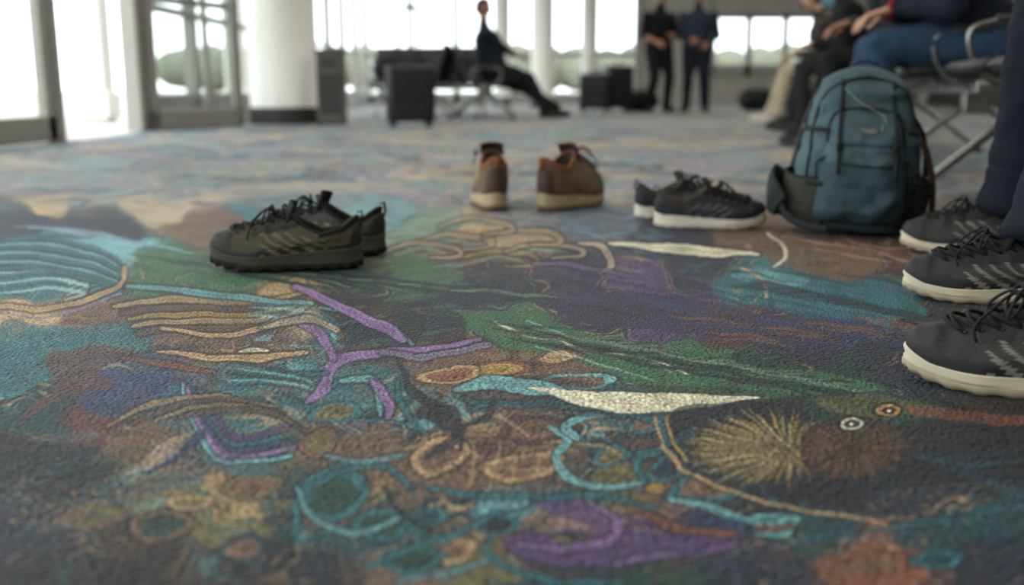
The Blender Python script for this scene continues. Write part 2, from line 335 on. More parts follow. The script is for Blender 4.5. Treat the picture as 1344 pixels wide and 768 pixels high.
for k in range(10): st(['te','bl','dg','dt'][k%4],[3,12,3],(1020+k*30,720-k*6),(1090+k*30,705-k*5),(1180+k*28,712-k*8),a=.4,u=False)
for k in range(8): st(['bl','te','dp'][k%3],[3,10,3],(1180+k*20,590+k*8),(1250+k*18,600+k*10),(1344,590+k*14),a=.3,u=False)
def paint(col,u,v,SL):
    du=1.0*pn(u/9,v/7,11)+5*pn(u/45,v/28,12); dv=.7*pn(u/9,v/7,13)+3*pn(u/45,v/28,14)
    U=u+du; V=v+dv
    order=np.argsort(V); Vs=V[order]
    for kind,P,w,c,a,und in SL:
        if kind=='s':
            P=np.array(P,float); W=np.interp(np.linspace(0,1,(len(P)-1)*5+1),np.linspace(0,1,len(w)),w)*.5
            Q=catmull(P,5); m=max(w)+6
        else: Q=catmull(P,5,closed=True); m=3
        i0,i1=np.searchsorted(Vs,[Q[:,1].min()-m,Q[:,1].max()+m])
        idx=order[i0:i1]; uu=U[idx]; k=(uu>Q[:,0].min()-m)&(uu<Q[:,0].max()+m); idx=idx[k]
        if len(idx)==0: continue
        uu=U[idx]; vv=V[idx]; shade=(1+.35*pn(uu/30,vv/14,31))[:,None]
        if kind=='s':
            best=np.full(len(idx),1e9)
            for j in range(len(Q)-1):
                p,q=Q[j],Q[j+1]; d=q-p; L2=d@d+1e-9
                t=np.clip(((uu-p[0])*d[0]+(vv-p[1])*d[1])/L2,0,1)
                ex=uu-p[0]-t*d[0]; ey=(vv-p[1]-t*d[1])*1.15
                best=np.minimum(best,np.sqrt(ex*ex+ey*ey)-(W[j]+(W[j+1]-W[j])*t))
            if und:
                ul=.7*(1-sst(2.0,5.0,best)); col[idx]=col[idx]*(1-ul[:,None])+C['dn']*ul[:,None]
                core=1-.3*(1-sst(-.45*max(w),-.15*max(w),best)); shade=shade*core[:,None]
            al=a*(1-sst(-1.0,1.2,best))
        else:
            ins=np.zeros(len(idx),bool); n=len(Q)
            for j in range(n):
                x1,y1=Q[j]; x2,y2=Q[(j+1)%n]
                if y1==y2: continue
                ins^=((y1>vv)!=(y2>vv))&(uu<(x2-x1)*(vv-y1)/(y2-y1)+x1)
            al=a*ins.astype(float)
        col[idx]=col[idx]*(1-al[:,None])+np.clip(C[c]*shade,0,1)*al[:,None]
    return col
def mixc(a,b,w): return a*(1-w[:,None])+b*w[:,None]
def carpet_colour(X,Y):
    c_,s_=math.cos(PITCH),math.sin(PITCH)
    dep=np.maximum(Y*c_+H*s_,.25); u=672+FPX*X/dep; v=384-FPX*(Y*s_-H*c_)/dep
    wx=X+.35*fbm(X*.9,Y*.9,21); wy=Y+.35*fbm(X*.9,Y*.9,22)
    n=fbm(wx*.75,wy*.6,23); n2=fbm(wx*1.8,wy*1.5,24)
    far=palette(n*2.2+.25*n2,['sl','te','pa','pl','nv','pt','br','ta','sl','pt','te','gy'])  # pale keys put part of the window sheen into the distant pattern's colour
    d1,e,h=cells(X,Y,.34,.40,3,1.1)
    far=mixc(far,pick(h,['te','nv','ta','dp','sg','pt','br','sl','pl','pa']),.55*sst(.05,.2,e))
    far=mixc(far,pick(h//3,['pa','pt','nv','pl','ta']),.5*(1-sst(.03,.09,np.abs(e-.16))))
    ln=np.abs(np.mod(n2*3+n*4,1)-.5); far=mixc(far,palette(n*5+.3,['pa','pt','nv','pl','ta','sl']),(1-sst(.04,.12,ln))*.5)
    far=far*.85+np.array(lin((130,132,132)))*.15  # grey mix pales it further, painting in the sheen
    near=(v>225)&(v<900)&(u>-420)&(u<1760)&(Y>.4)
    idx=np.where(near)[0]
    uu,vv=u[idx],v[idx]; xx,yy=X[idx],Y[idx]
    col=blobs(uu,vv)
    m=fbm((uu+20*pn(uu/70,vv/45,41))/120,(vv+12*pn(uu/70,vv/45,42))/62,43)
    l=np.abs(np.mod(m*5,1)-.5); a=(1-sst(.05,.13,l))*.5*sst(-.2,.3,pn(uu/150,vv/90,44))
    col=mixc(col,palette(m*3+pn(uu/100,vv/60,45),['te','br','dn','br','ta','dt','go','nv']),a)
    col=paint(col,uu,vv,S[:CELLS_AT])
    g=np.exp(-((uu-540)/350)**4-((vv-625)/115)**4)+.5*np.exp(-((uu-330)/230)**4-((vv-440)/60)**4)+.4*np.exp(-((uu-700)/200)**4-((vv-330)/40)**4)
    g=np.clip(g*(.75+.6*pn(uu/90,vv/50,47)),0,1)+.07
    d1,e,h=cells(xx,yy,.046,.056,9,1.0)
    r=pn(xx*5,yy*5,48)+.25*pn(xx*17,yy*17,49)
    fam=np.where((r<-.12)[:,None],pick(h,['te','dt','nv','lt','bl','dn']),np.where((r<.28)[:,None],pick(h,['br','ol','ma','ta','rd','br','db']),pick(h,['dn','ol','dg','pu','br','nv'])))
    edge=np.where((r<.05)[:,None],pick(h//5,['te','ta','lt','dt']),pick(h//5,['ta','br','br','te']))
    col=mixc(col,fam,.72*g*sst(.12,.2,e)); col=mixc(col,C['dn']+0*col,.7*g*(1-sst(.0,.05,e)))
    col=mixc(col,edge,.75*g*(1-sst(.025,.06,np.abs(e-.10)))); col=mixc(col,C['dn']+0*col,.5*g*(1-sst(.02,.05,np.abs(e-.20))))
    col=mixc(col,edge,.5*g*(1-sst(.05,.14,d1)))
    col=paint(col,uu,vv,S[CELLS_AT:])
    w=sst(235,290,vv+14*pn(uu/80,vv/20,46))*sst(-420,-200,uu)*(1-sst(1550,1760,uu))
    out=far.copy(); out[idx]=far[idx]*(1-w[:,None])+col*w[:,None]
    return np.clip(out,0,1)
def build_carpet():
    patches=[(-.72,.72,.4,1.2,.0014,.0014),(-1.12,1.12,1.2,1.9,.002,.0025),(-1.8,1.8,1.9,3.2,.003,.006),(-3.1,9,3.2,22,.016,.035),
      (-3.1,-.72,.4,1.2,.01,.01),(.72,9,.4,1.2,.02,.02),(-3.1,-1.12,1.2,1.9,.012,.012),(1.12,9,1.2,1.9,.02,.02),(-3.1,-1.8,1.9,3.2,.015,.015),(1.8,9,1.9,3.2,.02,.02),(-3.1,9,-3,.4,.03,.03)]
    VV=[];FF=[];off=0
    for x0,x1,y0,y1,dx,dy in patches:
        nx=int(round((x1-x0)/dx))+1; ny=int(round((y1-y0)/dy))+1
        gx,gy=np.meshgrid(np.linspace(x0,x1,nx),np.linspace(y0,y1,ny))
        VV.append(np.stack([gx.ravel(),gy.ravel(),np.zeros(nx*ny)],1))
        i=np.arange(nx*ny).reshape(ny,nx)
        FF.append(np.stack([i[:-1,:-1],i[:-1,1:],i[1:,1:],i[1:,:-1]],-1).reshape(-1,4)+off); off+=nx*ny
    V=np.concatenate(VV); F=np.concatenate(FF)
    me=bpy.data.meshes.new('floor'); me.vertices.add(len(V)); me.vertices.foreach_set('co',V.ravel().astype(np.float32))
    me.loops.add(F.size); me.loops.foreach_set('vertex_index',F.ravel().astype(np.int32))
    me.polygons.add(len(F)); me.polygons.foreach_set('loop_start',(np.arange(len(F))*4).astype(np.int32))
    me.update(calc_edges=True)
    cc=np.ones((len(V),4),np.float32); cc[:,:3]=carpet_colour(V[:,0],V[:,1])
    at=me.color_attributes.new('carpet','FLOAT_COLOR','POINT'); at.data.foreach_set('color',cc.ravel())
    m=bpy.data.materials.new('patterned_carpet'); m.use_nodes=True; N=m.node_tree.nodes; Lk=m.node_tree.links; b=N['Principled BSDF']
    a=N.new('ShaderNodeAttribute'); a.attribute_name='carpet'
    tc=N.new('ShaderNodeTexCoord')
    n1=N.new('ShaderNodeTexNoise'); n1.inputs['Scale'].default_value=190; n1.inputs['Detail'].default_value=2; n1.inputs['Roughness'].default_value=.6
    n2=N.new('ShaderNodeTexVoronoi'); n2.inputs['Scale'].default_value=200
    Lk.new(tc.outputs['Object'],n1.inputs['Vector']); Lk.new(tc.outputs['Object'],n2.inputs['Vector'])
    mr=N.new('ShaderNodeMapRange'); mr.inputs[1].default_value=.32; mr.inputs[2].default_value=.68; mr.inputs[3].default_value=.30; mr.inputs[4].default_value=1.8
    Lk.new(n1.outputs['Fac'],mr.inputs[0])
    mx=N.new('ShaderNodeVectorMath'); mx.operation='MULTIPLY'
    Lk.new(a.outputs['Color'],mx.inputs[0]); Lk.new(mr.outputs[0],mx.inputs[1]); Lk.new(mx.outputs[0],b.inputs['Base Color'])
    ad=N.new('ShaderNodeMath'); ad.operation='SUBTRACT'; Lk.new(n1.outputs['Fac'],ad.inputs[0]); Lk.new(n2.outputs['Distance'],ad.inputs[1])
    bp=N.new('ShaderNodeBump'); bp.inputs['Strength'].default_value=1; bp.inputs['Distance'].default_value=.006
    Lk.new(ad.outputs[0],bp.inputs['Height']); Lk.new(bp.outputs[0],b.inputs['Normal'])
    b.inputs['Roughness'].default_value=.62; b.inputs['Specular IOR Level'].default_value=.24
    b.inputs['Sheen Weight'].default_value=.08; b.inputs['Sheen Roughness'].default_value=.35
    me.materials.append(m)
    o=bpy.data.objects.new('floor',me); COL.objects.link(o)
build_carpet()

# ---------------------------------------------------------------- room shell
M_white=mat('white_paint',(218,216,210),.6,.03,4,.05,60)
M_wall=mat('wall_paint',(166,162,154),.8,.05,3,.05,60)
M_dwall=mat('dark_wall_panel',(66,60,54),.8,.1,3,.05,60)
M_frame=mat('aluminium_frame',(152,150,144),.45,.06,10,.03,80,metal=.1)
M_dark=mat('dark_trim',(52,50,48),.6,.1,10,.03)
M_glass=glass_mat()
M_conc=mat('outdoor_concrete',(176,173,166),.9,.08,.8,.1,30)
M_steel=mat('brushed_steel',(140,140,138),.35,.05,30,.02,metal=1)
M_ceil=mat('ceiling_tile',(205,203,198),.9,.03,4,.05,40)
def boxes(name,lst,mats,parent=None):
    mb=MB()
    for c,s,mi,*r in lst: mb.box(c,s,bev=min(.008,min(s)*.2),mat=mi,R=r[0] if r else None,seg=1)
    return mb.obj(name,mats,parent)
HC=4.2
boxes('ceiling',[((2.95,9.5,HC+.05),(12.4,25.4,.1),0)],[M_ceil])
boxes('wall_right',[((9.05,9.5,HC/2),(.1,25,HC),0)],[M_dwall])
boxes('wall_back',[((2.95,-3.05,HC/2),(12.3,.1,HC),0)],[M_wall])
boxes('baseboard_right',[((8.985,9.5,.06),(.03,25,.12),0)],[M_dark])
boxes('outdoor_pavement',[((0,0,-.2),(240,240,.3),0)],[M_conc])
def glazing_x(name,x,y0,y1,n,sill=.0,rail=1.05,head=2.6,railm=True,top=HC):
    e=empty(name); L=y1-y0
    fr=[((x,(y0+y1)/2,.09+sill/2),(.09,L,.18+sill),0),((x,(y0+y1)/2,head),(.09,L,.14),0),((x,(y0+y1)/2,top-.06),(.09,L,.12),0)]
    if railm: fr.append(((x,(y0+y1)/2,rail),(.05,L,.07),0))
    for i in range(n+1): fr.append(((x,y0+L*i/n,top/2),(.12,.10,top),0))
    boxes('frame',fr,[M_frame],e); boxes('pane',[((x,(y0+y1)/2,top/2),(.012,L,top-.05),0)],[M_glass],e)
def glazing_y(name,y,x0,x1,n,z0=0,z1=HC,rails=(1.05,2.6)):
    e=empty(name); L=x1-x0; xc=(x0+x1)/2
    fr=[((xc,y,z0+.12),(L,.1,.24),0),((xc,y,z1-.05),(L,.1,.1),0)]+[((xc,y,r),(L,.07,.10),0) for r in rails if z0<r<z1]
    for i in range(n+1): fr.append(((x0+L*i/n,y,(z0+z1)/2),(.13,.1,z1-z0),0))
    boxes('frame',fr,[M_frame],e); boxes('pane',[((xc,y,(z0+z1)/2),(L,.012,z1-z0-.05),0)],[M_glass],e)
glazing_x('window_1',-3.15,-3,4.2,4)
def door_leaf(name,loc,rz,w,bar=True):
    e=empty(name,loc,rz); h=2.45
    fr=[((w/2,0,.09),(w,.06,.17),0),((w/2,0,h-.06),(w,.06,.12),0),((.055,0,h/2),(.11,.06,h),0),((w-.055,0,h/2),(.11,.06,h),0)]
    boxes('frame',fr,[M_frame],e); boxes('pane',[((w/2,0,h/2),(w-.15,.012,h-.2),0)],[M_glass],e)
    if bar: boxes('push_bar',[((w/2,.05,1.10),(w-.1,.04,.06),0),((w*.62,.0,h/2),(.05,.05,h-.2),0)],[M_frame],e)
    return e
door_leaf('door_1',(-3.12,5.55,0),math.pi/2,1.3,False)
door_leaf('door_3',(-3.12,4.24,0),math.pi/2,1.3,False)
door_leaf('door_2',(-3.09,8.6,0),math.atan2(1.12,.5),1.22)
boxes('trim_1',[((-3.15,6.92,HC/2),(.14,.12,HC),0),((-3.15,8.46,HC/2),(.14,.08,HC),0),((-3.15,6.35,2.55),(.14,4.3,.16),0),((-3.15,4.2,HC/2),(.14,.1,HC),0)],[M_frame])
boxes('window_2',[((-3.15,6.35,3.4),(.012,4.2,1.5),0)],[M_glass])
glazing_x('window_3',-3.15,8.56,22,9,sill=.12)
glazing_y('window_4',22.05,-3.15,2.7,6)
boxes('wall_far',[((3.5,22.1,HC/2),(1.6,.12,HC),0),((5.45,22.1,.3),(2.4,.12,.6),0),((5.45,22.1,3.05),(2.4,.12,2.3),0),((7.85,22.1,HC/2),(2.4,.12,HC),0)],[M_wall])
glazing_y('window_5',22.05,4.3,6.65,3,.6,1.9,rails=())
def column(loc,r,name='column'):
    mb=MB(); an=np.linspace(0,2*math.pi,48,endpoint=False)
    prof=[(r+.02,0),(r+.02,.14),(r+.015,.16),(r,.165),(r,2.4),(r+.004,2.405),(r+.004,2.42),(r,2.425),(r,HC)]
    P=[[(q*math.cos(t),q*math.sin(t),z) for t in an] for q,z in prof]
    m=[[1]*48]*3+[[0]*48]*5
    mb.grid(P,cv=True,mat=m); mb.obj(name,[M_white,M_dark],loc=(loc[0],loc[1],0))
column((-2.34,10.45),.345); column((.55,18.5),.2); column((1.55,20.5),.16); column((-.2,20.8),.16)
for x,y in [(-5.0,12.2),(-5.0,18.5),(-8.5,9)]:
    mb=MB(); mb.box((0,0,2),(.35,.35,4.1),.02); mb.box((0,0,.15),(.45,.45,.3),.02); mb.obj('outdoor_pillar',[M_white],loc=(x,y,0))
M_hedge=mat('hedge_leaves',(112,114,100),.9,.4,3,.5,8)
def hedge(x0,y0,x1,y1,h):
    mb=MB(); n=26
    for i in range(n):
        t=i/(n-1); mb.ell((x0+(x1-x0)*t,y0+(y1-y0)*t,h*.62),(1.6*random.uniform(.8,1.2),1.6*random.uniform(.8,1.2),h*random.uniform(.5,.64)),nu=6,nv=9)
    mb.obj('hedge',[M_hedge])
hedge(-42,10,-36,56,1.8); hedge(-20,62,26,62,2.4)
M_em=mat('added_lamp_diffuser',(255,250,240),.5,0,1,0,emit=3)
for x in (-.5,3.2,6.8):  # unseen ceiling fixtures, added to light the interior
    for y in (0,5.5,11,16.5):
        e=empty('ceiling_lamp',(x,y,HC-.03)); mb=MB(); mb.box((0,0,0),(1.3,.4,.05),.01,0); mb.box((0,0,-.028),(1.22,.33,.01),.002,1); mb.obj('housing',[M_white,M_em],e)
        l=bpy.data.lights.new('lamp','AREA'); l.shape='RECTANGLE'; l.size=1.2; l.size_y=.32; l.energy=(34 if y<1 else 50 if y<12 else 36); l.color=(1,.95,.87)
        lo=bpy.data.objects.new('lamp',l); link(lo,e); lo.location=(0,0,-.04)
def portal(loc,rot,sx,sy):
    l=bpy.data.lights.new('window_portal','AREA'); l.shape='RECTANGLE'; l.size=sx; l.size_y=sy
    try: l.cycles.is_portal=True
    except Exception: return
    o=bpy.data.objects.new('window_portal',l); COL.objects.link(o); o.location=loc; o.rotation_euler=rot
portal((-3.3,9.5,HC/2),(0,-math.pi/2,0),HC,25)
portal((1.8,22.3,HC/2),(-math.pi/2,0,0),9.8,HC)
w=bpy.data.worlds.new('World'); SC.world=w; w.use_nodes=True
bg=w.node_tree.nodes['Background']; bg.inputs[0].default_value=(.94,.98,1,1); bg.inputs[1].default_value=4.8

# ---------------------------------------------------------------- shoes
def shoe_mesh(name,cols,L=.3,hh=1.0,NT=96,NS=30,boot=0.0,lace=True,seed=1,wd=1.0,hsc=1.0,lug=.03,lugz=.0015,toeup=.008):
    mb=MB(); th=np.arange(NT)*2*math.pi/NT
    def foot(th):
        sx=(1+np.cos(th))/2; w=np.interp(sx,[0,.12,.4,.7,.88,1],[.035,.037,.034,.047,.044,.040])*wd
        sn=np.sin(th); y=np.sign(sn)*np.abs(sn)**.8*w; y=y-.006*np.clip(sx-.5,0,1)
        return L*sx,y,sx
    def zb(sx): return .016*np.clip((sx-.72)/.28,0,1)**2+.005*np.clip((.1-sx)/.1,0,1)**2
    def hs(sx): return np.interp(sx,[0,.3,.6,.9,1],[.034,.031,.025,.023,.028])*hsc
    x,y,sx=foot(th); z0=zb(sx); h=hs(sx)
    on=((np.arange(NT))%4<2).astype(float); tread=on*lug; up=on*lugz
    def ring(k,z,tr=0):
        kk=k-tr; return np.stack([L/2+(x-L/2)*(1+(kk-1)*.5),y*kk,z],1)
    wav=.14*np.sin(th*7)*(np.abs(np.sin(th)))
    R=[ring(.5,z0+.004),ring(.90,z0+.001+up,tread),ring(1.01,z0+.001+up,tread),ring(1.045,z0+.006+up*.6,tread*.8),ring(1.045,z0+.011*hsc,tread*.3),ring(1.015,z0+.012*hsc),ring(1.03,z0+h*(.52+wav*.3)),ring(1.0,z0+h*(.64+wav*.3)),ring(1.04,z0+h*.92),ring(1.03,z0+h),ring(.94,z0+h+.001)]
    mats=[[2]*NT]*5+[[3]*NT]*5
    mb.grid(R,cv=True,mat=mats,cap0=True)
    def Sf(th,t):
        th=np.asarray(th,float); t=np.asarray(t,float)
        x,y,sx=foot(th); B=np.stack([L/2+(x-L/2)*.985,y*.97,zb(sx)+hs(sx)-.003],-1)
        c=np.cos(th); s=np.sin(th)
        rimz=np.interp(c,[-1,-.6,0,.6,1],[.098,.078,.068,.088,.106])*hh+boot*np.interp(c,[-1,0,1],[.9,1,1])
        Rm=np.stack([L*(.26+.235*c),.031*wd*s,rimz],-1)
        wf=np.clip(c,0,1)**1.3
        P1=B+np.stack([.005*c,.004*s,.030+.004*np.abs(s)+toeup*wf],-1)
        P2=Rm+np.stack([.085*wf-.004*np.clip(-c,0,1),.008*s,-.022-.012*wf-boot*.6*(1-wf)],-1)
        t=t[...,None]; return (1-t)**3*B+3*(1-t)**2*t*P1+3*(1-t)*t*t*P2+t**3*Rm
    tt=np.linspace(0,1,NS)
    TH,TT=np.meshgrid(th,tt); P=Sf(TH,TT)
    e=1e-3; du=Sf(TH+e,TT)-Sf(TH-e,TT); dv=Sf(TH,np.clip(TT+e,0,1))-Sf(TH,np.clip(TT-e,0,1))
    Nn=np.cross(du,dv); Nn/=np.linalg.norm(Nn,axis=-1,keepdims=True)+1e-12
    c=np.cos(TH); s=np.sin(TH); Y=P[...,1]; X=P[...,0]/L
    ay=np.abs(Y+.004)
    M=np.zeros(TH.shape,int); O=np.zeros(TH.shape)
    toe=(X>.86)&(TT<.42); heel=(c<-.8)&(TT<.8); mud=(TT<.17+.06*np.sin(TH*5))
    vamp=(c>.1)&(TT>.5)&(X<.74)
    eye=vamp&(ay>.015)&(ay<.031); ton=vamp&(ay<=.015)
    stripe=(np.abs(s)>.35)&(np.mod(X*9-TT*3.2+.2,1)<.34)&(X>.25)&(X<.68)&(TT<.8)
    coll=(TT>.90)
    for mk,mi,of in [(mud,1,.0018),(stripe,4,.0022),(toe,1,.0024),(heel,1,.0026),(eye,1,.0028),(ton,5,-.001),(coll&~vamp,6,.0025)]:
        M[mk]=mi; O[mk]=of
    P=P+Nn*O[...,None]
    P[...,2]+=.0014*np.sin(X*60+Y*50)*(TT>.2)*(TT<.9)
    mb.grid(P,cv=True,mat=M[:-1])
    top=P[-1]; cen=top.mean(0); cen[2]=0
    def inn(k,dz): 
        q=top.copy(); q[:,:2]=cen[:2]+(top[:,:2]-cen[:2])*k; q[:,2]+=dz; return q
    fl=top.copy(); fl[:,:2]=cen[:2]+(top[:,:2]-cen[:2])*.9; fl[:,2]=.04
    fl2=fl.copy(); fl2[:,:2]=cen[:2]+(fl[:,:2]-cen[:2])*.05
    mb.grid([top,inn(1.03,.003),inn(.95,.006),inn(.84,.003),inn(.78,-.008),fl,fl2],cv=True,mat=[[6]*NT,[6]*NT,[6]*NT,[5]*NT,[5]*NT,[5]*NT])
    fr=Sf(0.,1.)
    P=[]
    for i in range(7):
        t=i/6; row=[]
        for j in range(9):
            q=(j/8-.5)*2; row.append((fr[0]+.012-.020*t-.010*q*q,q*(.024+.003*t)*wd-.002,fr[2]-.02+.048*t-.006*q*q*t))
        P.append(row)
    P=np.array(P); B=P+np.array([-.005,0,-.001]); 
    mb.grid(P,mat=5); mb.grid(B,mat=5); mb.grid([P[-1],P[-1]*.5+B[-1]*.5+np.array([0,0,.002]),B[-1]],mat=6)
    for k in (0,-1): mb.grid([P[:,k],B[:,k]],mat=5)
    hp=Sf(math.pi,.8); mb.tube([hp+np.array([-.002,0,-.012]),hp+np.array([-.009,0,.008]),hp+np.array([-.006,0,.026]),hp+np.array([.002,0,.022])],.0018,6,6,rb=.007,ref=(0,1,0))
    if lace:
        rows=np.linspace(.50,.97,6); ths=np.linspace(0,1.5,300)
        def eyel(t,sg):
            p=Sf(ths*sg,np.full(300,t)); k=np.argmin(np.abs(np.abs(p[:,1]+.004)-.021)); return ths[k]*sg
        def path(ta,sa,tb,sb,lift=.004):
            a=eyel(ta,sa); b=eyel(tb,sb); out=[]
            for k in np.linspace(0,1,10):
                A=a+(b-a)*k; T=ta+(tb-ta)*k
                p=Sf(A,T); nn=np.cross(Sf(A+e,T)-Sf(A-e,T),Sf(A,T+e)-Sf(A,T-e)); nn/=np.linalg.norm(nn)+1e-9
                out.append(p+nn*(.0030+lift*math.sin(math.pi*k)))
            return out
        for i in range(len(rows)-1):
            mb.tube(path(rows[i],1,rows[i+1],-1,.004),.0026,7,7); mb.tube(path(rows[i],-1,rows[i+1],1,.0055),.0026,7,7)
        mb.tube(path(rows[0],1,rows[0],-1,.002),.0026,7,7)
        for t in rows:
            for sg in (1,-1):
                a=eyel(t,sg); p=Sf(a,t); mb.ell(p+np.array([0,sg*.001,.002]),(.0038,.0038,.0026),8,5,8)
        k=Sf(0.,.93)+np.array([.004,0,.010])
        mb.ell(k,(.006,.007,.005),7,6,8)
        rr=random.Random(seed)
        for sg in (1,-1):
            mb.tube(catmull([k,k+np.array([.006,sg*.018,.014]),k+np.array([.014,sg*.038,.004]),k+np.array([.02,sg*.047,-.016]),k+np.array([.012,sg*.040,-.012]),k+np.array([.003,sg*.02,.002]),k],5),.0021,6,7)
            mb.tube(catmull([k,k+np.array([.015,sg*.012,.008]),k+np.array([.035,sg*.03,-.008]),k+np.array([.045+.01*rr.random(),sg*.042,-.03]),k+np.array([.05,sg*.046,-.048])],5),.0020,6,7)
        mb.tube(catmull([Sf(eyel(.97,1),.97),fr+np.array([.004,.012,.014]),fr+np.array([.0,-.012,.016]),Sf(eyel(.97,-1),.97)],5),.0024,6,7)
    return mb.mesh(name,[cols[k] for k in ('fabric','overlay','outsole','midsole','stripe','tongue','collar','lace','eyelet')])
def cset(tag,fabric,overlay,outsole,midsole,stripe,tongue,collar,lace,eyelet=(110,100,84)):
    f=lambda k,c,**kw: mat(tag+'_'+k,c,**kw)
    return dict(fabric=f('mesh',fabric,rough=.85,bump=.6,bs=900,var=.3,vs=300),overlay=f('overlay',overlay,rough=.6,bump=.25,bs=250,var=.15),outsole=f('outsole',outsole,rough=.8,bump=.3,bs=200),
     midsole=f('midsole',midsole,rough=.65,bump=.15,bs=120,var=.1),stripe=f('stripe',stripe,rough=.55,bump=.1),tongue=f('tongue',tongue,rough=.9,bump=.5,bs=700),collar=f('collar',collar,rough=.9,bump=.4,bs=500),
     lace=f('lace',lace,rough=.8,bump=.5,bs=900),eyelet=f('eyelet',eyelet,rough=.4,metal=.6))
SH1=shoe_mesh('trail_shoe',cset('trail',(78,73,58),(42,39,34),(22,22,20),(62,58,48),(104,98,80),(34,32,28),(26,24,22),(14,14,13)),L=.30,hh=1.05,hsc=1.35,lug=.06,lugz=.004,wd=1.08,toeup=.012)
SH2=shoe_mesh('hiking_boot',cset('boot',(106,86,64),(66,50,38),(122,104,80),(166,144,112),(120,98,72),(40,32,27),(132,80,48),(30,24,19)),L=.30,hh=1.18,boot=.045,wd=1.3,hsc=1.5,lug=.07,lugz=.004,toeup=.016)
SH3=shoe_mesh('sneaker',cset('sneak',(48,51,54),(32,34,38),(190,182,166),(212,204,188),(86,88,90),(60,54,48),(66,56,48),(22,22,22)),L=.285,hh=.99,hsc=1.1)
SH4=shoe_mesh('running_shoe',cset('run',(60,59,56),(30,30,30),(168,154,130),(204,192,168),(118,114,106),(28,28,28),(24,24,24),(24,24,24)),L=.30,hh=1.03,wd=1.05,hsc=1.05,lug=.03,toeup=.010)
SH5=shoe_mesh('dark_trainer',cset('dark',(40,40,40),(28,28,28),(30,28,26),(40,38,36),(70,68,62),(30,30,30),(24,24,24),(24,24,24)),L=.29,hh=1.0)
SH6=shoe_mesh('dress_shoe',cset('dress',(24,24,24),(20,20,20),(18,18,18),(22,22,22),(24,24,24),(20,20,20),(20,20,20),(16,16,16)),L=.29,NT=40,NS=14,lace=False)
SH7=shoe_mesh('pale_shoe',cset('pale',(180,172,160),(170,160,146),(190,180,166),(206,200,190),(160,150,140),(150,140,130),(150,140,130),(200,195,185)),L=.29,NT=40,NS=14,lace=False)
def put_shoe(me,name,heel,ang,parent=None,mirror=False):
    o=bpy.data.objects.new(name,me); link(o,parent); o.location=(heel[0],heel[1],heel[2] if len(heel)>2 else 0.0); o.rotation_euler=(0,0,math.radians(ang)); 
    if mirror: o.scale=(1,-1,1)
    return o
put_shoe(SH1,'trail_shoe',(-.305,2.0),186); put_shoe(SH1,'trail_shoe',(-.278,2.15),168,mirror=True)
put_shoe(SH2,'hiking_boot',(-.045,2.93),98); put_shoe(SH2,'hiking_boot',(.085,2.92),50,mirror=True)
put_shoe(SH3,'sneaker',(.375,2.60),-3); put_shoe(SH3,'sneaker',(.345,2.77),12,mirror=True)

